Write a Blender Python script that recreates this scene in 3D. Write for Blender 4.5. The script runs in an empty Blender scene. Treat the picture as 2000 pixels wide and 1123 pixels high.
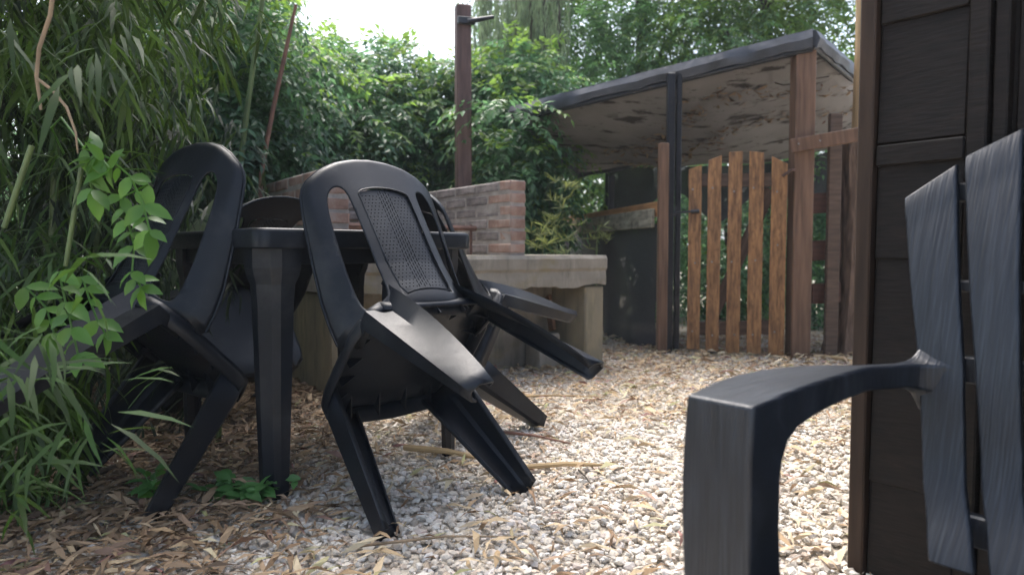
import bpy, bmesh, math, random
import numpy as np
from mathutils import Vector, Matrix, Euler
from mathutils.geometry import delaunay_2d_cdt

# ------------------------------------------------------------------ camera, sky, sun, exposure
S = bpy.context.scene
COL = S.collection
CAM_H, FPX, HOR = 0.67, 1366.0, 492.3
PITCH = math.atan((561.5 - HOR) / FPX)
cam = bpy.data.cameras.new("camera"); camo = bpy.data.objects.new("camera", cam); COL.objects.link(camo)
camo.location = (0, 0, CAM_H); camo.rotation_euler = (math.pi / 2 - PITCH, 0, 0)
cam.sensor_width = 36.0; cam.lens = 36.0 * FPX / 2000.0
cam.clip_start = 0.02; cam.clip_end = 2000
cam.dof.use_dof = True; cam.dof.focus_distance = 1.9; cam.dof.aperture_fstop = 3.4
S.camera = camo
SUN_EL, SUN_AZ = math.radians(62), math.radians(-20)      # azimuth from +Y towards +X
w = bpy.data.worlds.new("World"); S.world = w; w.use_nodes = True
wn, wl = w.node_tree.nodes, w.node_tree.links
bg = wn["Background"]; sky = wn.new("ShaderNodeTexSky"); sky.sky_type = 'NISHITA'; sky.sun_disc = False
sky.sun_elevation = SUN_EL; sky.sun_rotation = SUN_AZ; sky.dust_density = 4.0; sky.air_density = 1.0
hs = wn.new("ShaderNodeHueSaturation"); hs.inputs["Saturation"].default_value = 0.8
wl.new(sky.outputs[0], hs.inputs["Color"]); wl.new(hs.outputs[0], bg.inputs["Color"])
bg.inputs["Strength"].default_value = 0.15
sl = bpy.data.lights.new("sun", 'SUN'); sl.energy = 1.5; sl.angle = math.radians(50); sl.color = (1, .98, .95)
so = bpy.data.objects.new("sun", sl); COL.objects.link(so)
sd = Vector((math.sin(SUN_AZ) * math.cos(SUN_EL), math.cos(SUN_AZ) * math.cos(SUN_EL), math.sin(SUN_EL)))
so.rotation_euler = (-sd).to_track_quat('-Z', 'Y').to_euler()
S.view_settings.view_transform = 'Standard'; S.view_settings.look = 'None'
S.view_settings.gamma = 1.0; S.view_settings.use_curve_mapping = False
S.view_settings.exposure = 1.62
S.render.engine = 'CYCLES'
S.cycles.max_bounces = 6; S.cycles.transparent_max_bounces = 6

rnd = random.Random(7)
R = np.random.default_rng(11)

def ray(px, py):
    a = PITCH; x = (px - 1000) / FPX; v = (561.5 - py) / FPX
    return Vector((x, math.cos(a) + v * math.sin(a), -math.sin(a) + v * math.cos(a)))
def at(px, py, Y):
    d = ray(px, py); return Vector((0, 0, CAM_H)) + d * (Y / d.y)
def gp(px, py, z=0.0):
    d = ray(px, py); return Vector((0, 0, CAM_H)) + d * ((z - CAM_H) / d.z)

# ------------------------------------------------------------------ materials
def mat(name, col, rough=.6, spec=.5, var=.25, scale=8, stretch=(1, 1, 1), bump=.2, bscale=None, col2=None, coord='Object',
        island=0, detail=6, trans=0, metallic=0, bdist=.004):
    m = bpy.data.materials.new(name); m.use_nodes = True
    nt = m.node_tree; N, L = nt.nodes, nt.links
    b = N["Principled BSDF"]
    b.inputs["Roughness"].default_value = rough
    b.inputs["Specular IOR Level"].default_value = spec
    b.inputs["Metallic"].default_value = metallic
    tc = N.new("ShaderNodeTexCoord"); mp = N.new("ShaderNodeMapping"); mp.inputs["Scale"].default_value = stretch
    L.new(tc.outputs[coord], mp.inputs["Vector"])
    nz = N.new("ShaderNodeTexNoise"); nz.inputs["Scale"].default_value = scale; nz.inputs["Detail"].default_value = detail
    L.new(mp.outputs[0], nz.inputs["Vector"])
    c1 = [c * (1 - var) for c in col] + [1]; c2 = [min(1, c * (1 + var)) for c in (col2 or col)] + [1]
    cr = N.new("ShaderNodeValToRGB"); cr.color_ramp.elements[0].position = .3; cr.color_ramp.elements[1].position = .7
    cr.color_ramp.elements[0].color = c1; cr.color_ramp.elements[1].color = c2
    L.new(nz.outputs["Fac"], cr.inputs["Fac"])
    out = cr.outputs[0]
    if island:
        ge = N.new("ShaderNodeNewGeometry"); mr = N.new("ShaderNodeMapRange")
        mr.inputs["To Min"].default_value = 1 - island; mr.inputs["To Max"].default_value = 1 + island
        L.new(ge.outputs["Random Per Island"], mr.inputs["Value"])
        oi = N.new("ShaderNodeObjectInfo"); ad = N.new("ShaderNodeMath"); ad.operation = 'MULTIPLY'
        mr2 = N.new("ShaderNodeMapRange"); mr2.inputs["To Min"].default_value = 1 - island * .5; mr2.inputs["To Max"].default_value = 1 + island * .5
        L.new(oi.outputs["Random"], mr2.inputs["Value"]); L.new(mr.outputs[0], ad.inputs[0]); L.new(mr2.outputs[0], ad.inputs[1])
        mx = N.new("ShaderNodeMix"); mx.data_type = 'RGBA'; mx.blend_type = 'MULTIPLY'; mx.inputs["Factor"].default_value = 1
        cb = N.new("ShaderNodeCombineColor")
        for k in range(3): L.new(ad.outputs[0], cb.inputs[k])
        L.new(out, mx.inputs["A"]); L.new(cb.outputs[0], mx.inputs["B"]); out = mx.outputs["Result"]
    L.new(out, b.inputs["Base Color"])
    if bump:
        n2 = N.new("ShaderNodeTexNoise"); n2.inputs["Scale"].default_value = bscale or scale * 3; n2.inputs["Detail"].default_value = 8
        L.new(mp.outputs[0], n2.inputs["Vector"])
        bp = N.new("ShaderNodeBump"); bp.inputs["Strength"].default_value = bump; bp.inputs["Distance"].default_value = bdist
        L.new(n2.outputs["Fac"], bp.inputs["Height"]); L.new(bp.outputs[0], b.inputs["Normal"])
        rr = N.new("ShaderNodeMapRange"); rr.inputs["To Min"].default_value = max(0, rough - .12); rr.inputs["To Max"].default_value = min(1, rough + .12)
        L.new(n2.outputs["Fac"], rr.inputs["Value"]); L.new(rr.outputs[0], b.inputs["Roughness"])
    if trans:
        t = N.new("ShaderNodeBsdfTranslucent"); ms = N.new("ShaderNodeMixShader"); ms.inputs[0].default_value = trans
        hsv = N.new("ShaderNodeHueSaturation"); hsv.inputs["Value"].default_value = 1.7; hsv.inputs["Hue"].default_value = .485; L.new(out, hsv.inputs["Color"])
        L.new(hsv.outputs[0], t.inputs["Color"])
        L.new(b.outputs[0], ms.inputs[1]); L.new(t.outputs[0], ms.inputs[2])
        L.new(ms.outputs[0], N["Material Output"].inputs["Surface"])
    return m

def add_layer(m, col, scale, lo, hi, coord='Object', stretch=(1, 1, 1), amount=1.0, use_geo=None):
    """stain: mix another colour over the base by a noise mask"""
    nt = m.node_tree; N, L = nt.nodes, nt.links; b = N["Principled BSDF"]
    src = b.inputs["Base Color"].links[0].from_socket
    tc = N.new("ShaderNodeTexCoord"); mp = N.new("ShaderNodeMapping"); mp.inputs["Scale"].default_value = stretch
    L.new(tc.outputs[coord], mp.inputs[0])
    nz = N.new("ShaderNodeTexNoise"); nz.inputs["Scale"].default_value = scale; nz.inputs["Detail"].default_value = 7; nz.inputs["Roughness"].default_value = .65
    L.new(mp.outputs[0], nz.inputs["Vector"])
    mr = N.new("ShaderNodeMapRange"); mr.inputs["From Min"].default_value = lo; mr.inputs["From Max"].default_value = hi
    mr.inputs["To Max"].default_value = amount
    L.new(nz.outputs["Fac"], mr.inputs["Value"])
    mx = N.new("ShaderNodeMix"); mx.data_type = 'RGBA'; mx.inputs["B"].default_value = (*col, 1)
    L.new(mr.outputs[0], mx.inputs["Factor"]); L.new(src, mx.inputs["A"]); L.new(mx.outputs["Result"], b.inputs["Base Color"])
    return m

M = {}
M['plastic'] = mat('black_plastic', (.005, .0072, .0115), .42, .31, .25, 14, bump=.06, bscale=160, bdist=.001)
add_layer(M['plastic'], (.045, .046, .047), 6, .52, .78, amount=.6)
add_layer(M['plastic'], (.10, .095, .085), 70, .68, .74, amount=.35)
M['resin'] = mat('black_grained_resin', (.007, .0095, .0145), .38, .5, .35, 6, stretch=(45, 1.6, 1.6), bump=.6, bscale=5, bdist=.003)
add_layer(M['resin'], (.035, .042, .055), 5, .48, .66, stretch=(46, 1.5, 1.5), amount=.55)
M['barn'] = mat('dark_stained_wood', (.0095, .0065, .005), .55, .22, .45, 6, stretch=(3, 3, 22), bump=.5, bscale=8, bdist=.003)
add_layer(M['barn'], (.06, .043, .03), 9, .62, .80, amount=.4, stretch=(1, 1, 6))
M['barn_trim'] = mat('brown_trim_wood', (.038, .023, .015), .6, .25, .4, 6, stretch=(10, 10, .8), bump=.4, bscale=9)
M['gate'] = mat('varnished_mottled_wood', (.215, .10, .042), .5, .4, .35, 7, stretch=(8, 8, 1.2), bump=.25, bscale=9, col2=(.33, .165, .065))
add_layer(M['gate'], (.06, .03, .015), 34, .50, .72, stretch=(1.6, 1.6, .8), amount=.65)
add_layer(M['gate'], (.42, .21, .07), 30, .60, .74, stretch=(1.3, 1.3, .6), amount=.5)
M['post'] = mat('brown_planed_wood', (.165, .092, .056), .6, .35, .35, 5, stretch=(9, 9, .7), bump=.35, bscale=8)
add_layer(M['post'], (.24, .16, .11), 5, .58, .78, stretch=(3, 3, .6), amount=.4)
M['rail'] = mat('grey_brown_wood', (.105, .068, .048), .7, .3, .35, 6, stretch=(1, 8, 8), bump=.35)
M['redrail'] = mat('red_brown_wood', (.085, .035, .022), .6, .35, .35, 6, stretch=(1, 8, 8), bump=.3)
M['lichen'] = mat('lichen_grey_board', (.30, .27, .20), .85, .2, .4, 9, stretch=(1, 5, 5), bump=.5)
add_layer(M['lichen'], (.06, .045, .03), 12, .5, .7, amount=.7)
M['orange'] = mat('fresh_orange_board', (.42, .21, .09), .7, .3, .3, 6, stretch=(1, 8, 8), bump=.3)
M['pale'] = mat('pale_yellow_timber', (.36, .24, .12), .7, .3, .25, 5, stretch=(9, 9, .6), bump=.3)
M['blacksteel'] = mat('black_painted_steel', (.012, .013, .017), .4, .5, .3, 10, bump=.15)
add_layer(M['blacksteel'], (.09, .06, .045), 9, .60, .72, stretch=(2, 2, .8), amount=.6)
M['rust'] = mat('rust_brown_post', (.105, .062, .052), .7, .35, .3, 5, stretch=(6, 6, .8), bump=.3, col2=(.13, .078, .066))
M['film'] = mat('black_roof_film', (.055, .058, .066), .45, .4, .5, 7, bump=.6, bscale=14, bdist=.01)
M['membrane'] = mat('dirty_grey_membrane', (.235, .22, .208), .8, .2, .12, 5, bump=.25, bscale=18)
add_layer(M['membrane'], (.032, .025, .02), 3.4, .54, .61, stretch=(1.0, 3.4, 1), amount=.9)
add_layer(M['membrane'], (.03, .022, .016), 9, .62, .70, stretch=(1, 3, 1), amount=.9)
M['brick'] = mat('orange_brick', (.28, .178, .140), .9, .2, .35, 12, bump=.6, bscale=60, island=.28)
add_layer(M['brick'], (.36, .31, .27), 12, .52, .70, amount=.7)
M['sootbrick'] = mat('sooty_grey_brick', (.25, .215, .20), .9, .2, .3, 10, bump=.6, bscale=60, island=.25)
add_layer(M['sootbrick'], (.05, .045, .048), 3.2, .40, .62, coord='Generated', amount=.55)
M['mortar'] = mat('grey_mortar', (.33, .295, .265), .95, .1, .25, 16, bump=.7, bscale=70)
add_layer(M['mortar'], (.16, .14, .135), 6, .5, .7, amount=.6)
M['concrete'] = mat('weathered_concrete', (.30, .27, .225), .92, .15, .18, 7, bump=.45, bscale=45, bdist=.003)
add_layer(M['concrete'], (.22, .18, .07), 3.2, .54, .72, stretch=(1, 1, 1.6), amount=.8)
add_layer(M['concrete'], (.10, .09, .07), 9, .58, .75, amount=.6)
add_layer(M['concrete'], (.13, .12, .10), 5, .48, .68, stretch=(3, 3, .6), amount=.6)
M['moss'] = mat('mossy_concrete', (.27, .245, .195), .92, .15, .25, 6, bump=.45, bscale=45, col2=(.29, .24, .15), stretch=(1, 1, .5))
add_layer(M['moss'], (.11, .105, .075), 5, .50, .70, stretch=(3, 3, .7), amount=.65)
M['bark'] = mat('furrowed_bark', (.15, .10, .072), .95, .15, .5, 7, stretch=(5, 5, .9), bump=1.0, bscale=7, bdist=.03)
M['bark2'] = mat('grey_bark', (.06, .05, .04), .95, .15, .4, 8, stretch=(4, 4, 1), bump=.7)
M['mesh'] = mat('black_shade_cloth', (.042, .042, .046), .8, .3, .3, 120, stretch=(1, 1, 1), bump=.4, bscale=240)
M['mesh'].node_tree.nodes['Principled BSDF'].inputs['Alpha'].default_value = .94
M['ironrust'] = mat('rusty_grill_iron', (.12, .065, .05), .8, .4, .35, 14, bump=.4)
M['steel'] = mat('grey_screw_steel', (.30, .28, .26), .4, .5, .2, 20, bump=0, metallic=.8)
# foliage
def leafm(n, c, var=.25, island=.4, tr=.35, rough=.45, c2=None):
    return mat(n, c, rough, .5, var, 1.3, bump=0, island=island, trans=tr, coord='Object', col2=c2, detail=2)
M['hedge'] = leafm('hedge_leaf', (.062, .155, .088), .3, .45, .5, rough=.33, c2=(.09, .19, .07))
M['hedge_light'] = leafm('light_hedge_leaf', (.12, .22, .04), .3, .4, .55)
M['treeleaf'] = leafm('tree_leaf', (.075, .165, .055), .35, .45, .5)
M['willow'] = leafm('willow_leaf', (.13, .18, .10), .25, .35, .5)
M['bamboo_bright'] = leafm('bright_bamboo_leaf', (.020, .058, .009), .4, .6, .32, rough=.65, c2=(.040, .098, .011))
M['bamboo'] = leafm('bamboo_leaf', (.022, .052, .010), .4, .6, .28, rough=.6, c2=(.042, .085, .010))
M['shaded_bamboo'] = leafm('shaded_bamboo_leaf', (.014, .028, .009), .35, .45, .25, rough=.6)  # bamboo leaf darkened for the depth of the stand, shade put into its colour
M['vine'] = leafm('vine_leaf', (.07, .17, .025), .35, .45, .42, rough=.38)
M['sapling'] = leafm('pale_sapling_leaf', (.20, .24, .07), .3, .35, .4)
M['weed'] = leafm('weed_leaf', (.075, .19, .05), .3, .3, .3)
M['culm'] = mat('green_bamboo_culm', (.10, .14, .045), .45, .5, .3, 8, bump=.1)
M['redcane'] = mat('reddish_cane', (.17, .085, .06), .6, .4, .3, 8, bump=.1)
M['twig'] = mat('pale_dry_twig', (.26, .19, .12), .8, .3, .3, 14, bump=.3)
M['strap'] = mat('pale_strap_leaf', (.16, .20, .11), .5, .4, .25, 6, stretch=(1, 1, 1), bump=.1, trans=.25)
M['stalk'] = mat('dry_straw_stalk', (.42, .30, .16), .7, .3, .3, 10, bump=.3)

def ramp_island(name, stops, rough, trans=0, bump=0):
    m = bpy.data.materials.new(name); m.use_nodes = True
    N, L = m.node_tree.nodes, m.node_tree.links; b = N["Principled BSDF"]
    b.inputs["Roughness"].default_value = rough; b.inputs["Specular IOR Level"].default_value = .3
    ge = N.new("ShaderNodeNewGeometry"); cr = N.new("ShaderNodeValToRGB")
    el = cr.color_ramp.elements
    el[0].position, el[0].color = stops[0][0], (*stops[0][1], 1)
    el[1].position, el[1].color = stops[-1][0], (*stops[-1][1], 1)
    for p, c in stops[1:-1]:
        e = el.new(p); e.color = (*c, 1)
    L.new(ge.outputs["Random Per Island"], cr.inputs[0])
    tc = N.new("ShaderNodeTexCoord"); nz = N.new("ShaderNodeTexNoise"); nz.inputs["Scale"].default_value = 90; nz.inputs["Detail"].default_value = 5
    L.new(tc.outputs["Object"], nz.inputs[0])
    mr = N.new("ShaderNodeMapRange"); mr.inputs["To Min"].default_value = .72; mr.inputs["To Max"].default_value = 1.25
    L.new(nz.outputs["Fac"], mr.inputs[0])
    cb = N.new("ShaderNodeCombineColor")
    for k in range(3): L.new(mr.outputs[0], cb.inputs[k])
    mx = N.new("ShaderNodeMix"); mx.data_type = 'RGBA'; mx.blend_type = 'MULTIPLY'; mx.inputs["Factor"].default_value = 1
    L.new(cr.outputs[0], mx.inputs["A"]); L.new(cb.outputs[0], mx.inputs["B"]); L.new(mx.outputs["Result"], b.inputs["Base Color"])
    if bump:
        bp = N.new("ShaderNodeBump"); bp.inputs["Strength"].default_value = bump; bp.inputs["Distance"].default_value = .002
        L.new(nz.outputs["Fac"], bp.inputs["Height"]); L.new(bp.outputs[0], b.inputs["Normal"])
    return m
M['gravel'] = ramp_island('pale_gravel', [(0, (.36, .32, .27)), (.10, (.46, .40, .33)), (.25, (.57, .51, .43)), (.45, (.64, .595, .52)),
                          (.66, (.69, .655, .59)), (.76, (.47, .37, .27)), (.84, (.57, .48, .41)), (1, (.70, .68, .65))], .8, bump=.4)
M['litter'] = ramp_island('dry_bamboo_litter', [(0, (.17, .105, .06)), (.2, (.30, .19, .105)), (.4, (.42, .30, .17)), (.6, (.52, .40, .25)),
                          (.74, (.46, .38, .25)), (.82, (.26, .12, .11)), (.9, (.30, .30, .13)), (1, (.60, .50, .35))], .6)
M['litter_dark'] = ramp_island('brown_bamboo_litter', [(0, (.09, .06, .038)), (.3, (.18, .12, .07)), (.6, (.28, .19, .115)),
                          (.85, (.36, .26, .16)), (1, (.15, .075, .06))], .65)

# ------------------------------------------------------------------ object helpers
def tag(o, label=None, cat=None, group=None, kind=None):
    if label: o['label'] = label
    if cat: o['category'] = cat
    if group: o['group'] = group
    if kind: o['kind'] = kind
    return o
def empty(name, loc, rot=(0, 0, 0), label=None, cat=None, group=None):
    o = bpy.data.objects.new(name, None); COL.objects.link(o); o.location = loc; o.rotation_euler = rot
    o.empty_display_size = .1
    return tag(o, label, cat, group)
def link(name, me, m=None, parent=None):
    o = bpy.data.objects.new(name, me); COL.objects.link(o)
    if m is not None and not me.materials: me.materials.append(m)
    if parent is not None: o.parent = parent
    return o
def mesh(name, v, f, m=None, parent=None, smooth=False, angle=None):
    me = bpy.data.meshes.new(name); me.from_pydata([tuple(p) for p in v], [], f)
    bm = bmesh.new(); bm.from_mesh(me); bmesh.ops.recalc_face_normals(bm, faces=bm.faces); bm.to_mesh(me); bm.free()
    if smooth:
        me.polygons.foreach_set('use_smooth', [True] * len(me.polygons))
        if angle: me.set_sharp_from_angle(angle=math.radians(angle))
    return link(name, me, m, parent)
def np_mesh(name, V, tri=None, quad=None, smooth=False):
    me = bpy.data.meshes.new(name)
    tri = np.zeros((0, 3), np.int32) if tri is None else tri; quad = np.zeros((0, 4), np.int32) if quad is None else quad
    nl = len(tri) * 3 + len(quad) * 4; nf = len(tri) + len(quad)
    me.vertices.add(len(V)); me.vertices.foreach_set('co', np.asarray(V, np.float32).ravel())
    me.loops.add(nl); me.loops.foreach_set('vertex_index', np.concatenate([tri.ravel(), quad.ravel()]).astype(np.int32))
    me.polygons.add(nf)
    st = np.concatenate([np.arange(len(tri)) * 3, len(tri) * 3 + np.arange(len(quad)) * 4]).astype(np.int32)
    me.polygons.foreach_set('loop_start', st)
    me.polygons.foreach_set('use_smooth', np.full(nf, smooth))
    me.update(calc_edges=True)
    return me
def box_mesh(name, sx, sy, sz, bev=.004, jit=0, seed=0, taper=None):
    bm = bmesh.new(); bmesh.ops.create_cube(bm, size=1)
    for v in bm.verts: v.co = Vector((v.co.x * sx, v.co.y * sy, v.co.z * sz))
    if bev: bmesh.ops.bevel(bm, geom=list(bm.edges), offset=bev, segments=1, affect='EDGES')
    if jit:
        q = random.Random(seed)
        for v in bm.verts: v.co += Vector((q.uniform(-jit, jit), q.uniform(-jit, jit), q.uniform(-jit, jit)))
    me = bpy.data.meshes.new(name); bm.to_mesh(me); bm.free(); return me
def board(name, a, b, width, thick, m, parent=None, up=(0, 0, 1), bev=.004, world=True):
    """a plank from a to b (Vectors, world), width measured across (perpendicular to a-b, towards up), thick along the third axis"""
    a, b = Vector(a), Vector(b); d = b - a; L = d.length; x = d.normalized(); u = Vector(up)
    y = u.cross(x)
    if y.length < 1e-4: y = Vector((0, 1, 0)).cross(x)
    y.normalize(); z = x.cross(y)
    me = box_mesh(name, L, thick, width, bev)
    o = link(name, me, m, None)
    Mx = Matrix((x, y, z)).transposed().to_4x4(); Mx.translation = (a + b) / 2
    if parent is not None:
        o.parent = parent; o.matrix_parent_inverse = Matrix()
        Mx = PM(parent).inverted() @ Mx
    o.matrix_basis = Mx
    return o
def PM(o):
    m = o.matrix_basis.copy() if False else Matrix.LocRotScale(o.location, o.rotation_euler.to_quaternion(), o.scale)
    return PM(o.parent) @ m if o.parent else m
def place(o, parent, Mw):
    o.parent = parent
    Mb = PM(parent).inverted() @ Mw
    o.location, q, o.scale = Mb.decompose(); o.rotation_mode = 'XYZ'; o.rotation_euler = q.to_euler()
    return o
def board2(name, a, b, width, thick, m, parent=None, up=(0, 0, 1), bev=.004):
    """as board(), but keeps loc/rot so that children can be placed too"""
    a, b = Vector(a), Vector(b); d = b - a; L = d.length; x = d.normalized(); u = Vector(up)
    y = u.cross(x)
    if y.length < 1e-4: y = Vector((0, 1, 0)).cross(x)
    y.normalize(); z = x.cross(y)
    o = link(name, box_mesh(name, L, thick, width, bev), m)
    Mx = Matrix((x, y, z)).transposed().to_4x4(); Mx.translation = (a + b) / 2
    if parent is not None: place(o, parent, Mx)
    else:
        o.location, q, _ = Mx.decompose(); o.rotation_euler = q.to_euler()
    return o
def tube(name, pts, rads, m, parent=None, seg=8, inv=None):
    pts = [Vector(p) for p in pts]
    if not hasattr(rads, '__len__'): rads = [rads] * len(pts)
    V, F = [], []; ref = Vector((.31, .9, .27)).normalized()
    for i, p in enumerate(pts):
        t = (pts[min(i + 1, len(pts) - 1)] - pts[max(i - 1, 0)]).normalized()
        x = t.cross(ref); x.normalize(); y = t.cross(x)
        for k in range(seg):
            an = 2 * math.pi * k / seg; V.append(p + (x * math.cos(an) + y * math.sin(an)) * rads[i])
        if i:
            for k in range(seg):
                k2 = (k + 1) % seg; F.append(((i - 1) * seg + k, (i - 1) * seg + k2, i * seg + k2, i * seg + k))
    F.append(tuple(range(seg))); F.append(tuple((len(pts) - 1) * seg + k for k in range(seg)))
    if inv is not None: V = [inv @ v for v in V]
    return mesh(name, V, F, m, parent, smooth=True, angle=50)
def loft(secs, close_sec=True, caps=True):
    """secs: list of equal-length point lists"""
    n = len(secs[0]); V = [p for s in secs for p in s]; F = []
    for i in range(len(secs) - 1):
        for k in range(n if close_sec else n - 1):
            k2 = (k + 1) % n; F.append((i * n + k, i * n + k2, (i + 1) * n + k2, (i + 1) * n + k))
    if caps and close_sec:
        F.append(tuple(range(n))); F.append(tuple((len(secs) - 1) * n + k for k in range(n)))
    return V, F
def solidify(o, t, off=0.0):
    md = o.modifiers.new('thickness', 'SOLIDIFY'); md.thickness = t; md.offset = off; return o
def bevel(o, wd=.003, seg=2, ang=35):
    md = o.modifiers.new('bevel', 'BEVEL'); md.width = wd; md.segments = seg; md.limit_method = 'ANGLE'; md.angle_limit = math.radians(ang)
    return o
def copy_tree(o, parent=None):
    c = o.copy(); COL.objects.link(c)
    if parent is not None: c.parent = parent
    for ch in list(o.children): copy_tree(ch, c)
    return c
def cdt_region(outer, holes, grid_step, extra=None, keep=None):
    """triangulated region of the plane: outer loop minus holes; returns (points2d, faces)"""
    def ccw(l):
        ar = sum(l[i][0] * l[(i + 1) % len(l)][1] - l[(i + 1) % len(l)][0] * l[i][1] for i in range(len(l)))
        return list(l) if ar > 0 else list(l)[::-1]
    outer = ccw(outer); holes = [ccw(h) for h in holes]
    V = [Vector(p) for p in outer]; F = [list(range(len(outer)))]
    for h in holes:
        b = len(V); V += [Vector(p) for p in h]; F.append(list(range(b, b + len(h))))
    xs = [p[0] for p in outer]; ys = [p[1] for p in outer]
    y = min(ys) + grid_step * .5; row = 0
    while y < max(ys):
        x = min(xs) + grid_step * (.5 if row % 2 else .25)
        while x < max(xs):
            if keep is None or keep(Vector((x, y))): V.append(Vector((x, y)))
            x += grid_step
        y += grid_step; row += 1
    if extra: V += [Vector(p) for p in extra]
    ov, oe, of, o1, o2, o3 = delaunay_2d_cdt(V, [], F, 1, 1e-6)
    faces = []
    for f, src in zip(of, o3):
        if 0 in src and not any(s > 0 for s in src): faces.append(tuple(f))
    used = sorted({i for f in faces for i in f}); mp = {i: k for k, i in enumerate(used)}
    return [ov[i] for i in used], [tuple(mp[i] for i in f) for f in faces]
def poly_smooth(pts, n=2, closed=True):
    """Chaikin corner cutting"""
    for _ in range(n):
        q = []; k = len(pts)
        for i in range(k if closed else k - 1):
            a, b = pts[i], pts[(i + 1) % k]
            q.append((a[0] * .75 + b[0] * .25, a[1] * .75 + b[1] * .25)); q.append((a[0] * .25 + b[0] * .75, a[1] * .25 + b[1] * .75))
        pts = q
    return pts

# ------------------------------------------------------------------ ground
def build_ground():
    gm = mat('gravel_bed', (.50, .44, .36), .95, .1, .3, 60, bump=.9, bscale=160, coord='Object', bdist=.01, col2=(.60, .54, .45))
    add_layer(gm, (.22, .15, .09), 3, .5, .7, amount=.5)
    xs = np.concatenate([[-300, -60, -20], np.linspace(-8, 8, 65), [20, 60, 300]]); ys = np.concatenate([[-300, -60, -12], np.linspace(-4, 14, 73), [25, 60, 120, 400]])
    X, Y = np.meshgrid(xs, ys); Z = -.012 + .006 * np.sin(X * 3.1) * np.cos(Y * 2.7) * (np.abs(X) < 9) * (np.abs(Y) < 15)
    V = np.stack([X, Y, Z], -1).reshape(-1, 3); nx = len(xs); q = []
    for j in range(len(ys) - 1):
        for i in range(nx - 1): q.append((j * nx + i, j * nx + i + 1, (j + 1) * nx + i + 1, (j + 1) * nx + i))
    me = np_mesh('ground', V, quad=np.array(q, np.int32), smooth=True)
    o = link('ground', me, gm); tag(o, kind='structure', label='flat yard ground under the pale gravel')
build_ground()

ICO = None
def stones(n, Yr, xr, size, octa=False, seed=1):
    q = np.random.default_rng(seed)
    if octa:
        base = np.array([[1, 0, 0], [-1, 0, 0], [0, 1, 0], [0, -1, 0], [0, 0, 1], [0, 0, -1]], float)
        fac = np.array([[0, 2, 4], [2, 1, 4], [1, 3, 4], [3, 0, 4], [2, 0, 5], [1, 2, 5], [3, 1, 5], [0, 3, 5]])
    else:
        bm = bmesh.new(); bmesh.ops.create_icosphere(bm, subdivisions=1, radius=1); bm.verts.ensure_lookup_table()
        base = np.array([v.co[:] for v in bm.verts]); fac = np.array([[v.index for v in f.verts] for f in bm.faces]); bm.free()
    Y = np.sqrt(q.uniform(Yr[0] ** 2, Yr[1] ** 2, n)); X = q.uniform(-1, 1, n) * (xr * Y + .05)
    k = len(base)
    v = base[None] * (1 + q.normal(0, .2, (n, k, 1)))
    sc = size[0] + (size[1] - size[0]) * q.beta(1.6, 2.6, n)
    shp = np.stack([q.uniform(.8, 1.35, n), q.uniform(.7, 1.05, n), q.uniform(.45, .85, n)], -1)
    v = v * shp[:, None, :] * sc[:, None, None]
    a = q.uniform(0, 6.283, n); t = q.normal(0, .45, n)
    ct, st = np.cos(t)[:, None], np.sin(t)[:, None]; y, z = v[..., 1] * ct - v[..., 2] * st, v[..., 1] * st + v[..., 2] * ct
    ca, sa = np.cos(a)[:, None], np.sin(a)[:, None]
    x2, y2 = v[..., 0] * ca - y * sa, v[..., 0] * sa + y * ca
    P = np.stack([x2 + X[:, None], y2 + Y[:, None], z + (-.006 + q.uniform(-.004, .006, n))[:, None] + .1 * sc[:, None]], -1)
    return P.reshape(-1, 3), (fac[None] + (np.arange(n) * k)[:, None, None]).reshape(-1, 3)
def build_gravel():
    A = stones(21000, (1.32, 2.75), .76, (.0045, .0155), seed=3)
    B = stones(46000, (2.75, 5.6), .76, (.005, .013), octa=True, seed=4)
    V = np.concatenate([A[0], B[0]]); F = np.concatenate([A[1], B[1] + len(A[0])])
    o = link('gravel', np_mesh('gravel', V, tri=F.astype(np.int32)), M['gravel'])
    tag(o, 'pale white and tan gravel spread over the whole yard', 'gravel', kind='stuff')
build_gravel()

# ------------------------------------------------------------------ leaf builders
TEMPL = {
    'diamond': (np.array([(0, 0, 0), (.42, -.5, .05), (1, 0, -.06), (.42, .5, .05)]), np.array([(0, 1, 2), (0, 2, 3)]), None),
    'strap': (np.array([(0, 0, 0), (.28, -.5, .03), (.28, .5, .03), (.68, -.36, -.03), (.68, .36, -.03), (1, 0, -.16)]),
              np.array([(0, 2, 1), (3, 4, 5)]), np.array([(1, 2, 4, 3)])),
    'oval': (np.array([(0, 0, 0), (.16, -.34, .03), (.16, 0, -.01), (.16, .34, .03), (.42, -.5, .045), (.42, 0, 0), (.42, .5, .045),
                       (.72, -.34, .0), (.72, 0, -.05), (.72, .34, .0), (1, 0, -.16)]),
             np.array([(0, 2, 1), (0, 3, 2), (7, 8, 10), (8, 9, 10)]), np.array([(1, 2, 5, 4), (2, 3, 6, 5), (4, 5, 8, 7), (5, 6, 9, 8)])),
    'curl': (np.array([(0, 0, 0), (.3, -.5, .10), (.3, .5, .06), (.65, -.45, .10), (.65, .45, .16), (1, 0, .02)]),
             np.array([(0, 2, 1), (3, 4, 5)]), np.array([(1, 2, 4, 3)])),
}
def unit(a): return a / np.maximum(np.linalg.norm(a, axis=-1, keepdims=True), 1e-9)
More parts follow.
